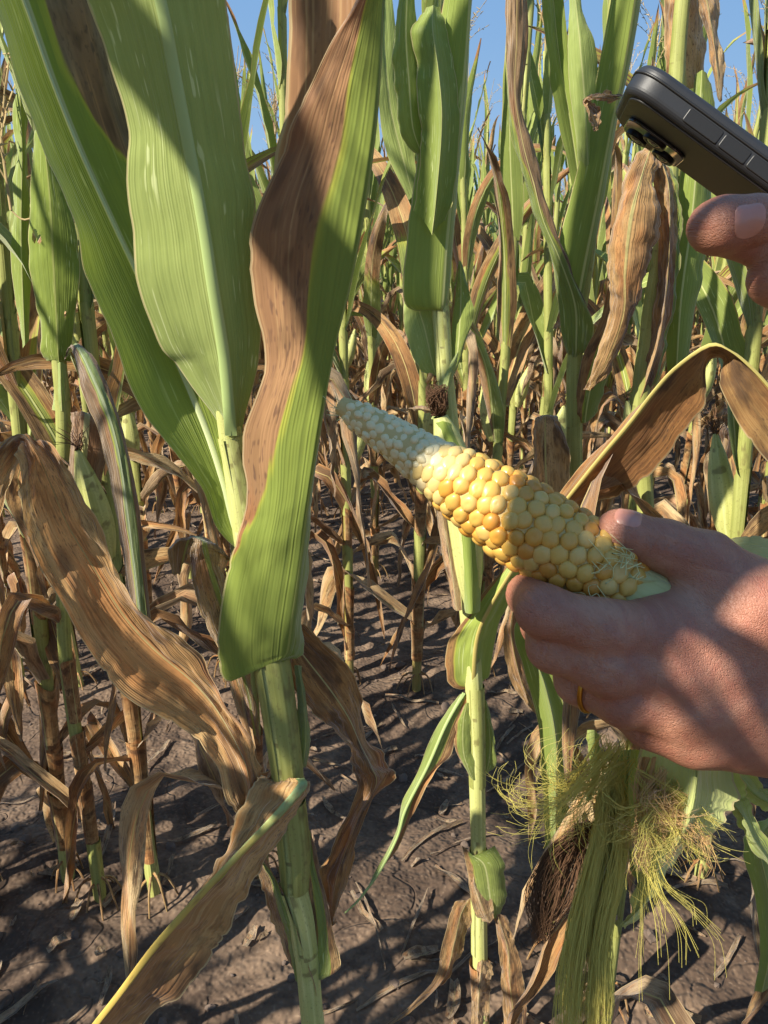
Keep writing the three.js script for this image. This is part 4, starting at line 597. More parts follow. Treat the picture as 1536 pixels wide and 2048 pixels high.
// ---------------------------------------------------------------- the husked ear held in the hand
const CT = P(664, 798, 0.372), CB = P(1252, 1182, 0.346), CAX = CB.clone().sub(CT), CLEN = CAX.length(); CAX.normalize();
const CU = V().crossVectors(CAX, V(0, 1, 0)).normalize(), CW = V().crossVectors(CU, CAX).normalize();
const cobR = profile([[0, 0.0016], [0.05, 0.0038], [0.12, 0.0062], [0.3, 0.0098], [0.45, 0.0136], [0.65, 0.0172], [0.85, 0.0178], [0.94, 0.0165], [1, 0.0135]]);
const onCob = (t, a, r) => CT.clone().addScaledVector(CAX, t * CLEN).addScaledVector(CU, Math.cos(a) * r).addScaledVector(CW, Math.sin(a) * r);
{
  const t = thing('corn_ear', 'husked ear of corn with yellow kernels and a white unfilled tip, held in the hand', 'ear of corn');
  const r = rngOf(1717);
  part('cob', grid(28, 40, (u, v) => onCob(0.03 + v * 0.97, u * Math.PI * 2, cobR(0.03 + v * 0.97) + 0.0012)), new THREE.MeshStandardMaterial({ color: 0xcbb072, roughness: 0.7 }), t);
  // kernels: a cushion, dented on some
  const kern = (dent, sq) => { const g = new THREE.SphereGeometry(1, 14, 9, 0, Math.PI * 2, 0, Math.PI * 0.62), p = g.attributes.position; for (let i = 0; i < p.count; i++) { let x = p.getX(i), y = p.getY(i), z = p.getZ(i); const rr = Math.hypot(x, z), a = Math.atan2(z, x); const q = 1 + sq * Math.pow(Math.cos(2 * a), 2) * 0.12; y = Math.sign(y) * Math.pow(Math.abs(y), 0.72); y -= dent * Math.exp(-rr * rr * 9); p.setXYZ(i, x * q, y, z * q); } g.computeVertexNormals(); return g; };
  const kg = [kern(0, 0), kern(0, 1), kern(0.12, 0.4), kern(0.06, 0.8)];
  const kmat = [[0.66, 0.38, 0.08], [0.64, 0.34, 0.06], [0.62, 0.30, 0.045], [0.68, 0.43, 0.12], [0.60, 0.26, 0.04], [0.66, 0.39, 0.08]].map((c) => new THREE.MeshPhysicalMaterial({ color: new THREE.Color().setRGB(...c), roughness: 0.42, clearcoat: 0.15, clearcoatRoughness: 0.2 }));
  const kwhite = new THREE.MeshPhysicalMaterial({ color: new THREE.Color().setRGB(0.80, 0.66, 0.36), roughness: 0.5, clearcoat: 0.3, clearcoatRoughness: 0.3 });
  const kcream = new THREE.MeshPhysicalMaterial({ color: new THREE.Color().setRGB(0.70, 0.50, 0.18), roughness: 0.42, clearcoat: 0.15, clearcoatRoughness: 0.2 });
  const place = (tt, a, rw, rl, rh, geo, mat) => {
    const R = cobR(tt), dr = (cobR(Math.min(1, tt + 0.01)) - cobR(Math.max(0, tt - 0.01))) / (0.02 * CLEN), n = V().addScaledVector(CU, Math.cos(a)).addScaledVector(CW, Math.sin(a)).addScaledVector(CAX, -dr).normalize(), s = V().crossVectors(n, CAX).normalize(), l = V().crossVectors(s, n).normalize();
    const m = new THREE.Matrix4().makeBasis(s.multiplyScalar(rw), n.clone().multiplyScalar(rh), l.multiplyScalar(rl)); m.setPosition(onCob(tt, a, R + rh * 0.12)); return m;
  };
  let count = 0; const rest = [], pale = [];
  let pos = 0.985; let ring = 0;
  while (pos > 0.33) {
    const R = cobR(pos), n = Math.max(11, Math.round(2 * Math.PI * (R + 0.002) / 0.0078)), step = 0.00645 * (0.75 + 0.25 * sstep(0.33, 0.6, pos)), off = (ring % 2) * 0.5 + r() * 0.12;
    for (let i = 0; i < n; i++) {
      const a = (i + off + (r() - 0.5) * 0.3) / n * Math.PI * 2, tt = pos + (r() - 0.5) * 0.35 * step / CLEN, up = Math.sin(a);
      const lim = 0.365 + 0.05 * (r() - 0.5);
      const w = Math.PI * (R + 0.003) / n * (1.1 + (r() - 0.5) * 0.16), l = step * 0.62 * (1.0 + (r() - 0.5) * 0.2), h = 0.0034 * (0.85 + r() * 0.3) * (0.6 + 0.4 * sstep(0.36, 0.5, tt));
      if (tt < lim) { pale.push([tt, a, w * 0.9, l, h * 0.8]); continue; }
      const m4 = place(tt, a, w, l, h), geo = kg[Math.floor(r() * 4)], mat = tt < 0.42 + 0.05 * r() ? kcream : kmat[Math.floor(r() * 6)];
      const facing = V().addScaledVector(CU, Math.cos(a)).addScaledVector(CW, Math.sin(a)).dot(EYE.clone().sub(CB).normalize());
      if (count < 290 && facing > -0.45) { const k = part('kernel', geo, mat, t); k.applyMatrix4(m4); count++; } else rest.push(geo.clone().applyMatrix4(m4));
    }
    pos -= step / CLEN; ring++;
  }
  if (rest.length) part('kernel_rest', mergeGeometries(rest), kmat[0], t).userData.kind = 'stuff';
  pos = 0.335; ring = 0;
  while (pos > 0.055) {
    const R = cobR(pos), n = Math.max(8, Math.round(2 * Math.PI * (R + 0.001) / 0.0044)), step = 0.0042;
    for (let i = 0; i < n; i++) pale.push([pos + (r() - 0.5) * 0.5 * step / CLEN, (i + (ring % 2) * 0.5 + (r() - 0.5) * 0.5) / n * Math.PI * 2, 0.0021 * (0.8 + r() * 0.5), 0.0022 * (0.9 + r() * 0.4), 0.0011 + 0.0014 * r()]);
    pos -= step / CLEN; ring++;
  }
  part('white_kernel', mergeGeometries(pale.map(([tt, a, w, l, h]) => kg[Math.floor(r() * 4)].clone().applyMatrix4(place(tt, a, w, l, h)))), kwhite, t, 'small white unfilled kernels towards the tip').userData.kind = 'stuff';
  // wisps at the tip
  const silkM = new THREE.MeshPhysicalMaterial({ color: new THREE.Color().setRGB(0.68, 0.62, 0.28), roughness: 0.55, clearcoat: 0.2 });
  const wisp = []; for (let i = 0; i < 30; i++) { const a = r() * 6.28, b = onCob(0.035 + r() * 0.05, a, 0.003), d = CAX.clone().multiplyScalar(-1).add(V(r() - 0.5, r() - 0.5, r() - 0.5).multiplyScalar(1.5)).normalize(), l = 0.003 + r() * 0.009; wisp.push(strand([b, b.clone().addScaledVector(d, l * 0.5), b.clone().addScaledVector(d, l).add(V(0, (r() - 0.6) * 0.005, 0))], 0.0003, 6)); }
  part('tip_silk', mergeGeometries(wisp), silkM, t);
  // a few silks over the base of the kernels
  const bs = []; for (let i = 0; i < 26; i++) { const a = -2.2 + r() * 3.4, t0 = 0.9 + r() * 0.1, c = []; let aa = a; for (let k = 0; k < 6; k++) { aa += (r() - 0.5) * 0.5; c.push(onCob(t0 - 0.02 * k * (r() - 0.2), aa, cobR(0.95) + 0.0045 + r() * 0.0025)); } bs.push(strand(c, 0.0003, 14)); }
  part('base_silk', mergeGeometries(bs), silkM, t);
  // pale husk round the shank, going back through the palm
  const huskT = (seed, a, b, o = {}) => leafMat(leafTex(seed, { W: 128, H: 384, asp: 5, green: a, green2: b, ribW: 0.001, flecks: 0, ...o }), { trans: 0.4 });
  const hPale = huskT(1201, [234, 222, 152], [218, 208, 128]), hMid = huskT(1202, [222, 226, 150], [200, 212, 122]), hGreen = huskT(1203, [188, 202, 98], [160, 180, 74]);
  const sh = [CB.clone().addScaledVector(CAX, -0.012), CB.clone().addScaledVector(CAX, 0.012), P(1345, 1190, 0.352), P(1420, 1215, 0.358), P(1500, 1250, 0.365)];
  part('shank_husk', tubeGeo(sh, [0.0135, 0.0165, 0.0125, 0.0105, 0.009], 20, 24, { uvm: true }), hPale, t, 'pale husk wrapped round the shank');
  part('husk_leaf', loft([[P(1215, 1196, 0.333), P(1240, 1150, 0.330), P(1236, 1110, 0.336)], [P(1270, 1200, 0.334), P(1290, 1160, 0.330), P(1280, 1116, 0.338)], [P(1330, 1192, 0.34), P(1345, 1165, 0.336), P(1335, 1130, 0.345)], [P(1400, 1190, 0.35), P(1405, 1180, 0.348), P(1400, 1160, 0.352)]], 0, { nu: 14, nv: 30, ruffle: 0.001, arch: 0.2 }), hPale, t);
  part('husk_leaf', loft([[P(1420, 1150, 0.40), P(1440, 1120, 0.40), P(1430, 1085, 0.40)], [P(1500, 1190, 0.40), P(1500, 1120, 0.395), P(1500, 1072, 0.40)], [P(1580, 1220, 0.40), P(1570, 1130, 0.395), P(1560, 1078, 0.40)], [P(1680, 1230, 0.41), P(1660, 1140, 0.40), P(1650, 1090, 0.41)]], 0, { nu: 14, nv: 30, ruffle: 0.002 }), huskT(1204, [212, 208, 140], [196, 196, 122]), t);
  // husk leaves stripped down below the hand
  part('husk_leaf', loft([[P(1300, 1470, 0.40), P(1400, 1470, 0.375), P(1470, 1500, 0.40)], [P(1285, 1570, 0.395), P(1390, 1580, 0.362), P(1470, 1590, 0.385)], [P(1290, 1650, 0.395), P(1366, 1670, 0.366), P(1442, 1650, 0.38)], [P(1275, 1730, 0.41), P(1320, 1740, 0.39), P(1370, 1710, 0.40)], [P(1268, 1800, 0.41), P(1290, 1805, 0.40), P(1310, 1780, 0.405)], [P(1240, 1850, 0.41), P(1243, 1852, 0.41), P(1248, 1852, 0.41)]], 0, { nu: 20, nv: 50, ruffle: 0.004, crumple: 0.001, arch: 0.18 }), hMid, t);
  part('husk_leaf', loft([[P(1240, 1500, 0.405), P(1258, 1500, 0.40), P(1280, 1500, 0.405)], [P(1238, 1600, 0.405), P(1255, 1600, 0.398), P(1274, 1600, 0.405)], [P(1242, 1660, 0.405), P(1256, 1665, 0.40), P(1268, 1660, 0.405)], [P(1262, 1730, 0.405), P(1266, 1732, 0.40), P(1272, 1730, 0.405)], [P(1280, 1790, 0.4), P(1284, 1792, 0.4), P(1288, 1790, 0.4)]], 0, { nu: 12, nv: 40, ruffle: 0.002, arch: 0.2 }), hGreen, t);
  part('husk_leaf', loft([[P(1400, 1520, 0.40), P(1430, 1530, 0.39), P(1480, 1530, 0.40)], [P(1440, 1590, 0.40), P(1460, 1595, 0.39), P(1490, 1580, 0.40)], [P(1470, 1640, 0.40), P(1490, 1640, 0.39), P(1508, 1620, 0.40)], [P(1500, 1690, 0.40), P(1515, 1690, 0.392), P(1530, 1672, 0.40)], [P(1560, 1760, 0.41), P(1568, 1758, 0.408), P(1576, 1750, 0.41)]], 0, { nu: 14, nv: 40, ruffle: 0.002, arch: 0.2 }), hGreen, t);
  part('husk_leaf', loft([[P(1450, 1545, 0.42), P(1470, 1540, 0.415), P(1490, 1530, 0.42)], [P(1490, 1600, 0.42), P(1510, 1590, 0.41), P(1530, 1575, 0.42)], [P(1550, 1630, 0.42), P(1562, 1618, 0.412), P(1575, 1600, 0.42)], [P(1620, 1660, 0.43), P(1626, 1655, 0.428), P(1632, 1650, 0.43)]], 0, { nu: 12, nv: 30, ruffle: 0.002 }), hGreen, t);
  part('husk_leaf', loft([[P(1175, 1460, 0.41), P(1190, 1460, 0.405), P(1200, 1470, 0.41)], [P(1180, 1560, 0.41), P(1188, 1560, 0.406), P(1196, 1550, 0.41)], [P(1172, 1600, 0.41), P(1175, 1604, 0.408), P(1180, 1600, 0.41)]], 0, { nu: 8, nv: 20, ruffle: 0.001 }), hGreen, t);
  // silks: a long hanging bundle, loose loops and a matted clump on the husk
  const sl = [], sb = [];
  const lock = (out, guide, n, sp, end, rad = 0.00015, nl = 26) => { for (let i = 0; i < n; i++) { const ox = (r() - 0.5) * 2, oy = (r() - 0.5) * 2, oz = (r() - 0.5) * 2, k = 0.55 + 0.5 * r(), m = Math.max(2, Math.round(guide.length * k)); out.push(strand(guide.slice(0, m).map(([x, y, d], j) => { const f = sp * (0.35 + end * j / guide.length); return P(x + ox * f + (r() - 0.5) * sp * 0.9, y + oy * f * 0.7 + (r() - 0.5) * sp * 0.5, d + oz * 0.005); }), rad, nl)); } };
  for (let i = 0; i < 30; i++) {                           // long locks hanging straight
    const u = i < 13 ? r() * 0.42 : 0.52 + r() * 0.48, d = 0.392 + r() * 0.02, w = () => (r() - 0.5) * 12;
    lock(sl, [[1200 + u * 55 + w(), 1560 + r() * 40, d], [1192 + u * 62 + w(), 1660, d], [1168 + u * 74 + w(), 1760, d], [1140 + u * 84 + w(), 1850, d + 0.003], [1128 + u * 92 + w(), 1930, d + 0.005], [1122 + u * 96 + w(), 2010, d + 0.006], [1118 + u * 98 + w(), 2100, d + 0.007], [1116 + u * 98 + w(), 2200, d + 0.008]], 34, 10, 1.2);
  }
  for (let i = 0; i < 34; i++) {                           // limp loops and curls to the left
    const d = 0.384 + r() * 0.03, g = [[1195 + r() * 80, 1470 + r() * 60, d]]; let x = 1130 + r() * 130, y = 1540 + r() * 60, an = 1.6 + r() * 1.4, tu = (r() - 0.4) * 0.9;
    for (let k = 0; k < 9; k++) { g.push([x, y, d + (r() - 0.5) * 0.008]); an += tu + (r() - 0.5) * 0.35; x += Math.cos(an) * 26; y += Math.sin(an) * 24 + 3; }
    lock(sl, g, 7, 17, 2.2, 0.00015, 34);
  }
  for (let i = 0; i < 46; i++) {                           // matted on the husk
    const d = 0.363 + r() * 0.014, g = [[1265 + r() * 90, 1535 + r() * 50, d + 0.008]]; let x = 1280 + r() * 110, y = 1590 + r() * 70, an = 0.5 + r() * 1.8; const tu = (r() - 0.5) * 0.9;
    for (let k = 0; k < 7; k++) { g.push([x, y, d + (r() - 0.5) * 0.006]); an += tu + (r() - 0.5) * 0.4; x += Math.cos(an) * 20; y += Math.sin(an) * 18 + 3; }
    lock(r() < 0.45 ? sb : sl, g, 9, 15, 1.4, 0.00015, 30);
  }
  for (let i = 0; i < 16; i++) {                           // stray ends below and to the right
    const d = 0.37 + r() * 0.03, sx = r() * 170 - 40, sy = 30 + r() * 150;
    lock(sl, [[1275 + r() * 40, 1690 + r() * 60, d], [1295 + sx * 0.3, 1750 + sy * 0.2, d], [1305 + sx * 0.7, 1770 + sy * 0.45, d], [1310 + sx, 1775 + sy * 0.8, d], [1312 + sx * 1.05, 1790 + sy * 1.25, d]], 4, 7, 2.5);
  }
  for (let i = 0; i < 10; i++) { const d = 0.372 + r() * 0.016, x = 1268 + r() * 34; lock(sb, [[x + 12, 1515, d], [x + (r() - 0.5) * 16, 1580, d], [x + (r() - 0.5) * 26, 1640, d], [x + (r() - 0.5) * 40, 1690, d], [x + (r() - 0.5) * 50, 1730, d]], 10, 6, 1.6); }
  const silkYG = new THREE.MeshPhysicalMaterial({ color: new THREE.Color().setRGB(0.78, 0.68, 0.15), roughness: 1, transmission: 0.4, thickness: 0, clearcoat: 0.25, clearcoatRoughness: 0.3 });
  part('silk', mergeGeometries(sl), silkYG, t, 'long yellow green silks hanging below the hand').userData.kind = 'stuff';
  part('silk', mergeGeometries(sb), new THREE.MeshPhysicalMaterial({ color: new THREE.Color().setRGB(0.72, 0.46, 0.18), roughness: 1, transmission: 0.35, thickness: 0, clearcoat: 0.2, clearcoatRoughness: 0.3 }), t, 'amber silks matted on the husk').userData.kind = 'stuff';
  const sd = []; for (let i = 0; i < 260; i++) { const d = 0.44 + r() * 0.03, x = 1060 + r() * 80; sd.push(strand([P(1150 + r() * 40, 1640 + r() * 40, 0.42 + r() * 0.02), P(x + 30, 1700 + r() * 30, d), P(x + (r() - 0.5) * 30, 1780 + r() * 40, d), P(1062 + r() * 40, 1850 + r() * 40, d)], 0.00026, 14)); }
  part('silk', mergeGeometries(sd), M.silkBrown, t, 'dark dried end of the silks').userData.kind = 'stuff';
}

// ---------------------------------------------------------------- bodies by distance field: naive surface nets
function surfaceNets(f, lo, hi, cell) {
  const n = [0, 1, 2].map((k) => Math.ceil((hi.getComponent(k) - lo.getComponent(k)) / cell) + 1), [nx, ny, nz] = n, val = new Float32Array(nx * ny * nz);
  const id = (i, j, k) => i + nx * (j + ny * k);
  // coarse pass: skip blocks far from the surface
  const B = 4; for (let k = 0; k < nz; k += B) for (let j = 0; j < ny; j += B) for (let i = 0; i < nx; i += B) {
    const c = f(lo.x + (i + B / 2) * cell, lo.y + (j + B / 2) * cell, lo.z + (k + B / 2) * cell), far = Math.abs(c) > cell * B * 1.6;
    for (let c2 = k; c2 < Math.min(nz, k + B); c2++) for (let b = j; b < Math.min(ny, j + B); b++) for (let a = i; a < Math.min(nx, i + B); a++) val[id(a, b, c2)] = far ? c : f(lo.x + a * cell, lo.y + b * cell, lo.z + c2 * cell);
  }
  const vid = new Int32Array(nx * ny * nz).fill(-1), pos = [], idx = [];
  for (let k = 0; k < nz - 1; k++) for (let j = 0; j < ny - 1; j++) for (let i = 0; i < nx - 1; i++) {
    let m = 0, sx = 0, sy = 0, sz = 0, c = 0; const v = [];
    for (let q = 0; q < 8; q++) { const x = val[id(i + (q & 1), j + (q >> 1 & 1), k + (q >> 2))]; v.push(x); if (x < 0) m |= 1 << q; }
    if (m === 0 || m === 255) continue;
    for (let a = 0; a < 8; a++) for (const bit of [1, 2, 4]) { const b = a | bit; if (b === a || (v[a] < 0) === (v[b] < 0)) continue; const t = v[a] / (v[a] - v[b]); sx += (a & 1) + (bit === 1 ? t : 0); sy += (a >> 1 & 1) + (bit === 2 ? t : 0); sz += (a >> 2) + (bit === 4 ? t : 0); c++; }
    vid[id(i, j, k)] = pos.length / 3; pos.push(lo.x + (i + sx / c) * cell, lo.y + (j + sy / c) * cell, lo.z + (k + sz / c) * cell);
  }
  const quad = (a, b, c, d, flip) => { if (a < 0 || b < 0 || c < 0 || d < 0) return; flip ? idx.push(a, c, b, a, d, c) : idx.push(a, b, c, a, c, d); };
  for (let k = 1; k < nz - 1; k++) for (let j = 1; j < ny - 1; j++) for (let i = 1; i < nx - 1; i++) {
    const s = val[id(i, j, k)] < 0;
    if (s !== val[id(i + 1, j, k)] < 0) quad(vid[id(i, j - 1, k - 1)], vid[id(i, j, k - 1)], vid[id(i, j, k)], vid[id(i, j - 1, k)], !s);
    if (s !== val[id(i, j + 1, k)] < 0) quad(vid[id(i - 1, j, k - 1)], vid[id(i - 1, j, k)], vid[id(i, j, k)], vid[id(i, j, k - 1)], !s);
    if (s !== val[id(i, j, k + 1)] < 0) quad(vid[id(i - 1, j - 1, k)], vid[id(i, j - 1, k)], vid[id(i, j, k)], vid[id(i - 1, j, k)], !s);
  }
  const nor = new Float32Array(pos.length), h = cell * 0.6;
  for (let i = 0; i < pos.length; i += 3) { const [x, y, z] = pos.slice(i, i + 3); const gx = f(x + h, y, z) - f(x - h, y, z), gy = f(x, y + h, z) - f(x, y - h, z), gz = f(x, y, z + h) - f(x, y, z - h), l = Math.hypot(gx, gy, gz) || 1; nor[i] = gx / l; nor[i + 1] = gy / l; nor[i + 2] = gz / l; }
  const g = new THREE.BufferGeometry(); g.setAttribute('position', new THREE.Float32BufferAttribute(pos, 3)); g.setAttribute('normal', new THREE.BufferAttribute(nor, 3)); g.setIndex(idx); return g;
}
const smin = (a, b, k) => { const h = Math.max(k - Math.abs(a - b), 0) / k; return Math.min(a, b) - h * h * k * 0.25; };
const cap = (a, b, ra, rb) => { const ab = b.clone().sub(a), l2 = ab.lengthSq(); return (x, y, z) => { const px = x - a.x, py = y - a.y, pz = z - a.z, t = clamp((px * ab.x + py * ab.y + pz * ab.z) / l2); return Math.hypot(px - ab.x * t, py - ab.y * t, pz - ab.z * t) - mix(ra, rb, t); }; };
const chain = (js, k) => { const cs = []; for (let i = 0; i < js.length - 1; i++) cs.push(cap(js[i][0], js[i + 1][0], js[i][1], js[i + 1][1])); return (x, y, z) => { let d = cs[0](x, y, z); for (let i = 1; i < cs.length; i++) d = smin(d, cs[i](x, y, z), k); return d; }; };
const joinF = (fs, k) => (x, y, z) => { let d = fs[0](x, y, z); for (let i = 1; i < fs.length; i++) d = smin(d, fs[i](x, y, z), k); return d; };
function box(js, pad) { const b = new THREE.Box3(); for (const c of js) for (const [p, r] of c) { b.expandByPoint(p.clone().addScalar(r + pad)); b.expandByPoint(p.clone().addScalar(-r - pad)); } return b; }
function nail(f, c, n, along, len, wid) {                    // a plate laid on the finger's surface
  const s = V().crossVectors(along, n).normalize(), a = V().crossVectors(n, s).normalize();
  return grid(10, 12, (u, v) => {
    const x = (u * 2 - 1), y = v * 2 - 1, rr = Math.pow(Math.abs(x), 3.2) + Math.pow(Math.abs(y), 3.2), k = rr > 1 ? Math.pow(rr, -1 / 3.2) : 1, e = Math.max(Math.abs(x), Math.abs(y));
    let p = c.clone().addScaledVector(s, x * k * wid / 2).addScaledVector(a, y * k * len / 2).addScaledVector(n, 0.012);
    for (let i = 0; i < 40; i++) { const d = f(p.x, p.y, p.z); if (d < 0.0002) break; p.addScaledVector(n, -d * 0.9); }
    return p.addScaledVector(n, 0.0006 * (1 - Math.pow(e, 6)) - 0.0002);
  });
}
const skinMap = dataTex(512, 512, (u, v) => {
  const a = fbm(u * 9, v * 9, 701, 4), b = noise(u * 150, v * 150, 702), c = fbm(u * 30, v * 22, 703, 3);
  let s = mix3([166, 108, 86], [186, 132, 106], clamp((a - 0.5) * 2 + 0.5)); s = mix3(s, [172, 106, 86], 0.4 * sstep(0.5, 0.75, c)); return mix3(s, [148, 88, 70], 0.25 * sstep(0.75, 0.95, b));
}, { repeat: true });
const skinBump = dataTex(1024, 1024, (u, v) => {
  const l1 = Math.abs(noise(u * 190 + 4 * noise(u * 12, v * 12, 715), v * 110 + u * 60, 711) - 0.5), l2 = Math.abs(noise(u * 120 - v * 90, v * 200, 712) - 0.5), p = noise(u * 380, v * 380, 713);
  const n = 0.25 + 0.3 * sstep(0, 0.16, l1) + 0.25 * sstep(0, 0.16, l2) + 0.2 * p; return [n * 255, n * 255, n * 255];
}, { srgb: false, repeat: true });
const skin = new THREE.MeshPhysicalMaterial({ map: skinMap, bumpMap: skinBump, bumpScale: 0.00055, roughness: 0.47 });
const nailM = new THREE.MeshPhysicalMaterial({ color: 0xc58670, roughness: 0.38, clearcoat: 0.5, clearcoatRoughness: 0.25 });
const cloth = new THREE.MeshStandardMaterial({ map: dataTex(128, 128, (u, v) => { const q = 0.8 + 0.2 * noise(u * 64, v * 64, 951, 64, 64) + 0.12 * (Math.sin(u * 402) * Math.sin(v * 402)); return [104 * q, 112 * q, 122 * q]; }, { repeat: true }), roughness: 0.95, side: THREE.DoubleSide });
function sleeve(t, a, b, c, r) { part('sleeve', tubeGeo([a, a.clone().lerp(b, 0.5), b, b.clone().lerp(c, 0.5), c, c.clone().lerp(b, -0.03)], (v, an) => r * (v > 0.97 ? 0.2 : 1) * (1 + 0.05 * (noise(v * 14, Math.sin(an) * 2 + 3, 955) - 0.5) * 2 + 0.06 * v), 30, 40), cloth, t); }
function skinUV(g, ux, uy, s) { const p = g.attributes.position, a = new Float32Array(p.count * 2); for (let i = 0; i < p.count; i++) { const x = p.getX(i), y = p.getY(i), z = p.getZ(i); a[i * 2] = (x * ux.x + y * ux.y + z * ux.z) / s; a[i * 2 + 1] = (x * uy.x + y * uy.y + z * uy.z) / s; } g.setAttribute('uv', new THREE.BufferAttribute(a, 2)); }
{
  const t = thing('hand', 'left hand wearing a ring, gripping the husked ear of corn, its back showing', 'hand');
  const J = (x, y, d, r) => [P(x, y, d), r];
  const idx = [J(1330, 1268, 0.330, 0.0145), J(1215, 1262, 0.322, 0.0125), J(1085, 1222, 0.328, 0.0108), J(1058, 1190, 0.352, 0.0092), J(1092, 1140, 0.380, 0.008)];
  const mid = [J(1340, 1340, 0.330, 0.0145), J(1220, 1332, 0.324, 0.0128), J(1108, 1292, 0.336, 0.0112), J(1085, 1250, 0.364, 0.0095), J(1110, 1190, 0.390, 0.0082)];
  const rin = [J(1360, 1410, 0.334, 0.0145), J(1250, 1396, 0.33, 0.0122), J(1160, 1360, 0.345, 0.0106), J(1130, 1310, 0.374, 0.0092), J(1140, 1240, 0.398, 0.008)];
  const pin = [J(1390, 1462, 0.342, 0.0142), J(1300, 1444, 0.342, 0.011), J(1225, 1400, 0.36, 0.0092), J(1195, 1350, 0.384, 0.0082), J(1190, 1300, 0.402, 0.0072)];
  const thb = [J(1490, 1210, 0.332, 0.02), J(1412, 1122, 0.334, 0.0122), J(1330, 1092, 0.338, 0.0108), J(1250, 1066, 0.342, 0.0094), J(1232, 1059, 0.343, 0.0086)];
  const wr = P(1640, 1360, 0.36), wr2 = P(1640, 1450, 0.36), fa = P(2300, 1500, 0.43), fb = P(2300, 1590, 0.43);
  const palm = joinF([cap(P(1590, 1270, 0.352), idx[0][0], 0.024, 0.0155), cap(P(1590, 1330, 0.350), mid[0][0], 0.025, 0.0155), cap(P(1600, 1400, 0.350), rin[0][0], 0.025, 0.0152), cap(P(1620, 1460, 0.352), pin[0][0], 0.024, 0.0145), cap(P(1600, 1250, 0.356), thb[0][0], 0.026, 0.02), cap(P(1420, 1200, 0.340), P(1340, 1262, 0.336), 0.0105, 0.010),
    cap(P(1600, 1340, 0.375), P(1420, 1380, 0.372), 0.022, 0.016), cap(wr, fa, 0.029, 0.036), cap(wr2, fb, 0.027, 0.034)], 0.016);
  const fI = chain(idx, 0.005), fM = chain(mid, 0.005), fR = chain(rin, 0.005), fP = chain(pin, 0.005), fT = chain(thb, 0.006);
  const tend = [[idx, 1590, 1290], [mid, 1600, 1340], [rin, 1610, 1390]].map(([c, x, y]) => cap(P(x, y, 0.330), c[0][0].clone().add(dirC(0, 0, 0.011)), 0.0025, 0.004));
  const veins = [[[1560, 1300], [1480, 1330], [1400, 1310], [1330, 1330]], [[1570, 1420], [1490, 1410], [1430, 1360], [1400, 1310]], [[1490, 1410], [1420, 1430], [1370, 1390]]].map((v) => chain(v.map(([x, y]) => [P(x, y, 0.3205), 0.0016]), 0.002));
  const creases = [[idx, 1], [idx, 2], [mid, 1], [mid, 2], [rin, 1], [rin, 2], [pin, 1], [thb, 2]].map(([c, i]) => [c[i][0].clone().add(dirC(-0.2, 0.1, 1).multiplyScalar(c[i][1])), c[i + 1][0].clone().sub(c[i - 1][0]).normalize(), i === 1 ? 0.0009 : 0.0011]);
  const f = (x, y, z) => {
    const fing = smin(smin(fI(x, y, z), fM(x, y, z), 0.0022), smin(fR(x, y, z), fP(x, y, z), 0.0022), 0.0022);
    let d = smin(palm(x, y, z), fing, 0.008); d = smin(d, fT(x, y, z), 0.009);
    for (const q of tend) d = smin(d, q(x, y, z), 0.012);
    for (const q of veins) d = smin(d, q(x, y, z), 0.004);
    for (const [c, ax, w] of creases) { const px = x - c.x, py = y - c.y, pz = z - c.z, r2 = px * px + py * py + pz * pz; if (r2 < 0.0009) { const s = px * ax.x + py * ax.y + pz * ax.z; d += w * Math.exp(-r2 / 0.00016) * (0.5 + 0.5 * Math.cos(s * 2600 + 3 * noise(px * 200 + 50, py * 200 + 50, 77))) ; } }
    return d + 0.0006 * (fbm(x * 90 + 50, y * 90 + z * 60 + 50, 901, 2) - 0.5);
  };
  const b = box([idx, mid, rin, pin, thb, [[fa, 0.042], [fb, 0.04]]], 0.012);
  const g = surfaceNets(f, b.min, b.max, 0.0021);
  skinUV(g, dirC(1, 0, -0.35).normalize(), dirC(0, 1, 0.45).normalize(), 0.09);
  part('skin', g, skin, t);
  sleeve(t, P(2120, 1490, 0.415), P(2300, 1545, 0.43), P(2700, 1660, 0.47), 0.052);
  part('thumbnail', nail(f, P(1256, 1050, 0.338), dirC(-0.12, 0.82, 0.56).normalize(), P(1230, 1059, 0.343).sub(P(1330, 1092, 0.338)).normalize(), 0.0115, 0.0105), nailM, t);
  const rc = rin[2][0].clone().lerp(rin[1][0], 0.32), rd = rin[2][0].clone().sub(rin[1][0]).normalize(), ring = part('finger_ring', new THREE.TorusGeometry(0.0116, 0.0012, 10, 40), new THREE.MeshStandardMaterial({ color: 0xb98a3a, metalness: 1, roughness: 0.3 }), t);
  ring.position.copy(rc); ring.quaternion.setFromUnitVectors(V(0, 0, 1), rd);
}

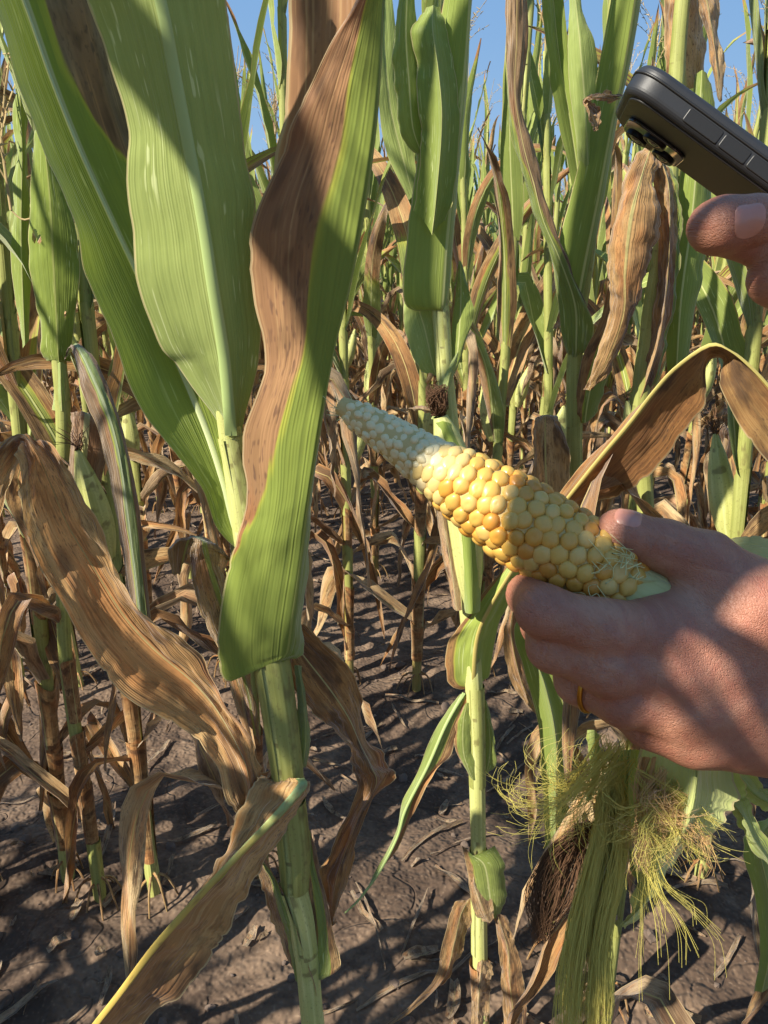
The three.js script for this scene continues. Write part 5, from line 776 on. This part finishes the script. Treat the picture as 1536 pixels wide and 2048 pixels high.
// ---------------------------------------------------------------- the phone and the hand that holds it
{
  const C = V(0.344 * 0.36, 0.529 * 0.36, -0.36), D1 = 0.434, bf = V(0.319 * D1, 0.489 * D1, -D1).sub(C).normalize(), D2 = 0.3596; let a = V(0.496 * D2, 0.419 * D2, -D2).sub(C).normalize(); a.addScaledVector(bf, -a.dot(bf)).normalize();
  const n = V().crossVectors(a, bf); if (n.y > 0) n.negate();           // back of the phone looks down
  const W = (v) => dirC(v.x, v.y, v.z), A = W(a), Bf = W(bf), N = W(n), LEN = 0.158, WID = 0.078, TH = 0.0145, R = 0.016;
  const org = EYE.clone().add(W(C)).addScaledVector(A, LEN / 2 - 0.014).addScaledVector(Bf, WID / 2).addScaledVector(N, -TH / 2);
  const t = thing('mobile_phone', 'mobile phone in a black rubber case held above the corn, camera side down', 'phone');
  const Y = V().crossVectors(N, A); t.matrixAutoUpdate = true; new THREE.Matrix4().makeBasis(A, Y, N).setPosition(org).decompose(t.position, t.quaternion, t.scale);
  const near = -Math.sign(Y.dot(Bf));                                   // y sign of the edge nearest to the viewer
  const rr = (w, h, r) => { const s = new THREE.Shape(), x = w / 2, y = h / 2; s.moveTo(-x + r, -y); s.lineTo(x - r, -y); s.quadraticCurveTo(x, -y, x, -y + r); s.lineTo(x, y - r); s.quadraticCurveTo(x, y, x - r, y); s.lineTo(-x + r, y); s.quadraticCurveTo(-x, y, -x, y - r); s.lineTo(-x, -y + r); s.quadraticCurveTo(-x, -y, -x + r, -y); return s; };
  const ext = (w, h, r, d, bev, z, seg = 5) => { const g = new THREE.ExtrudeGeometry(rr(w - 2 * bev, h - 2 * bev, r - bev), { depth: d - 2 * bev, bevelThickness: bev, bevelSize: bev, bevelSegments: seg, curveSegments: 48 }); g.translate(0, 0, z + bev); return g; };
  const grain = dataTex(256, 256, (u, v) => { const q = 120 + 60 * noise(u * 200, v * 200, 801, 200, 200); return [q, q, q]; }, { srgb: false, repeat: true }); grain.repeat.set(12, 12);
  const rub = new THREE.MeshPhysicalMaterial({ color: new THREE.Color().setRGB(0.020, 0.021, 0.024), roughness: 0.5, bumpMap: grain, bumpScale: 0.0001 }), plast = new THREE.MeshPhysicalMaterial({ color: new THREE.Color().setRGB(0.016, 0.015, 0.014), roughness: 0.42, bumpMap: grain, bumpScale: 0.0001 }), glass = new THREE.MeshPhysicalMaterial({ color: new THREE.Color().setRGB(0.006, 0.006, 0.008), roughness: 0.05, clearcoat: 1, clearcoatRoughness: 0.03 });
  part('case', ext(LEN, WID, R, TH, 0.0035, -TH / 2), rub, t);
  part('case_back', ext(LEN - 0.009, WID - 0.009, R - 0.004, 0.0016, 0.0006, TH / 2 - 0.0006, 2), plast, t);
  part('screen', ext(LEN - 0.012, WID - 0.012, R - 0.005, 0.001, 0.0002, -TH / 2 - 0.0006, 1), glass, t);
  // grip bars along the near long edge, with gaps between them
  for (const [x0, x1] of [[-0.048, -0.0295], [-0.0275, -0.0135], [-0.0115, 0.01], [0.012, 0.03], [0.032, 0.055]]) { const g = new THREE.ExtrudeGeometry(rr(x1 - x0, 0.0056, 0.0009), { depth: 0.0004, bevelThickness: 0.0004, bevelSize: 0.0004, bevelSegments: 2 }); const m = part('grip_bar', g, plast, t); m.position.set((x0 + x1) / 2, near * (WID / 2 - 0.0004), 0.0022); m.rotation.x = -near * Math.PI / 2; }
  const rim = part('rim', new THREE.TubeGeometry(new THREE.CatmullRomCurve3(rr(LEN + 0.0004, WID + 0.0004, R).getSpacedPoints(90).slice(0, -1).map((p) => V(p.x, p.y, -0.0022)), true), 180, 0.0007, 6, true), plast, t);
  // camera block in the corner away from the viewer
  const cx = -LEN / 2 + 0.027, cy = -near * (WID / 2 - 0.0245), cam = part('camera_block', ext(0.036, 0.036, 0.009, 0.0022, 0.0007, TH / 2 + 0.0006, 3), glass, t); cam.position.set(cx, cy, 0);
  const metal = new THREE.MeshStandardMaterial({ color: 0x1d1e20, metalness: 0.8, roughness: 0.3 });
  for (const [x, y] of [[-0.0088, -0.0088], [0.0088, -0.0088], [0, 0.0088]]) { const l = part('lens', new THREE.LatheGeometry([[0.0, 0.0008], [0.0036, 0.0008], [0.0046, 0.0016], [0.0062, 0.0017], [0.0066, 0.0012], [0.0066, 0]].map(([q, h]) => new THREE.Vector2(q, h)), 28), metal, cam); l.position.set(x, y, TH / 2 + 0.0027); l.rotation.x = Math.PI / 2; const gl = part('lens_glass', new THREE.SphereGeometry(0.009, 20, 6, 0, Math.PI * 2, 0, 0.5), glass, l); gl.position.y = -0.0068; }
  // fingers
  const h = thing('hand', 'hand holding the phone, two bent fingers showing under its edge', 'hand'), J = (x, y, d, r) => [P(x, y, d), r];
  const f1 = [J(1680, 520, 0.375, 0.0135), J(1540, 486, 0.350, 0.0118), J(1428, 455, 0.336, 0.0105), J(1450, 447, 0.332, 0.0108), J(1512, 438, 0.330, 0.0095), J(1532, 434, 0.331, 0.0082)];
  const f2 = [J(1760, 640, 0.38, 0.0135), J(1640, 610, 0.365, 0.0118), J(1550, 560, 0.346, 0.0112), J(1575, 510, 0.342, 0.0098), J(1630, 480, 0.342, 0.0086)];
  const f3 = [J(1800, 720, 0.385, 0.0135), J(1690, 690, 0.375, 0.0115), J(1640, 620, 0.355, 0.0105), J(1680, 560, 0.35, 0.009), J(1730, 530, 0.35, 0.008)];
  const f4 = [J(1840, 780, 0.39, 0.013), J(1760, 760, 0.385, 0.0108), J(1720, 690, 0.365, 0.0098), J(1740, 640, 0.36, 0.0085), J(1780, 600, 0.36, 0.0076)];
  const th = [J(1890, 640, 0.405, 0.018), J(1855, 505, 0.40, 0.0125), J(1785, 444, 0.39, 0.0108), J(1712, 398, 0.386, 0.0088)];
  const w0 = P(1980, 760, 0.41), w1 = P(2300, 1000, 0.46);
  const pm = joinF([cap(w0, f1[0][0], 0.028, 0.015), cap(w0, f2[0][0], 0.028, 0.015), cap(w0, f3[0][0], 0.028, 0.015), cap(w0, f4[0][0], 0.027, 0.014), cap(w0, th[0][0], 0.028, 0.018), cap(w0, w1, 0.03, 0.037)], 0.016);
  const ch = [f1, f2, f3, f4].map((c) => chain(c, 0.004)), ft = chain(th, 0.006);
  const f = (x, y, z) => { let q = 1; for (const c of ch) q = smin(q, c(x, y, z), 0.003); let d = smin(pm(x, y, z), q, 0.01); d = smin(d, ft(x, y, z), 0.009); return d + 0.0005 * (fbm(x * 90 + 50, y * 90 + z * 60 + 50, 905, 2) - 0.5); };
  const b = box([f1, f2, f3, f4, th, [[w0, 0.03], [w1, 0.04]]], 0.01), g = surfaceNets(f, b.min, b.max, 0.0024); skinUV(g, dirC(1, 0, -0.3).normalize(), dirC(0, 1, 0.3).normalize(), 0.09);
  part('skin', g, skin, h);
  sleeve(h, P(2180, 910, 0.441), P(2300, 1000, 0.46), P(2620, 1240, 0.52), 0.052);
  part('fingernail', nail(f, P(1496, 440, 0.322), dirC(0.1, 0.18, 0.97).normalize(), P(1532, 434, 0.33).sub(P(1450, 447, 0.33)).normalize(), 0.0125, 0.0118), nailM, h);
}

// ---------------------------------------------------------------- loose litter on the soil
{
  const r = rngOf(606), gs = [];
  for (let i = 0; i < 1500; i++) {
    const z = 0.1 - Math.pow(r(), 1.3) * 5.5, x = (r() - 0.5) * (1.6 - z * 1.3), y = groundY(x, z), a = r() * 6.28, l = 0.02 + r() * r() * 0.22, w = 0.003 + r() * r() * 0.022, d = V(Math.cos(a), 0, Math.sin(a)), s = V(-Math.sin(a), 0, Math.cos(a)), sd = i * 7, cv = (r() - 0.5) * 0.6, lift = r() * 0.01;
    gs.push(grid(2, 7, (u, v) => { const q = v - 0.5, px = x + d.x * q * l + s.x * (cv * q * q * l), pz = z + d.z * q * l + s.z * (cv * q * q * l), ww = (u - 0.5) * w * (1 - 1.6 * q * q); const X2 = px + s.x * ww, Z2 = pz + s.z * ww; return V(X2, groundY(X2, Z2) + 0.004 + lift * v + Math.abs(u - 0.5) * w * 0.5 + 0.008 * (noise(v * 4, u * 2, sd) - 0.3), Z2); }));
  }
  const o = new THREE.Mesh(mergeGeometries(gs), D[3]); o.name = 'leaf_litter'; tag(o, 'scattered dry scraps of corn leaf lying on the soil', 'leaf litter', null, 'stuff'); o.castShadow = o.receiveShadow = true; scene.add(o);
  const cl = new THREE.IcosahedronGeometry(1, 1), p = cl.attributes.position; for (let i = 0; i < p.count; i++) { const q = 0.75 + 0.5 * noise(p.getX(i) * 2 + 9, p.getY(i) * 2 + p.getZ(i) * 3 + 9, 5); p.setXYZ(i, p.getX(i) * q, p.getY(i) * q * 0.7, p.getZ(i) * q); } cl.computeVertexNormals();
  const im = new THREE.InstancedMesh(cl, new THREE.MeshStandardMaterial({ color: 0x6a5b50, roughness: 1 }), 2600), m = new THREE.Matrix4(), q = new THREE.Quaternion(), e = new THREE.Euler();
  for (let i = 0; i < 2600; i++) { const z = 0.2 - Math.pow(r(), 1.4) * 5, x = (r() - 0.5) * (1.8 - z * 1.3), s = 0.002 + Math.pow(r(), 4) * 0.014; e.set(r() * 6, r() * 6, r() * 6); m.compose(V(x, groundY(x, z) + s * 0.2, z), q.setFromEuler(e), V(s, s, s)); im.setMatrixAt(i, m); }
  im.name = 'soil_crumbs'; tag(im, 'small crumbs and clods lying on the soil', 'soil', null, 'stuff'); im.castShadow = im.receiveShadow = true; scene.add(im);
}

renderer.render(scene, camera);
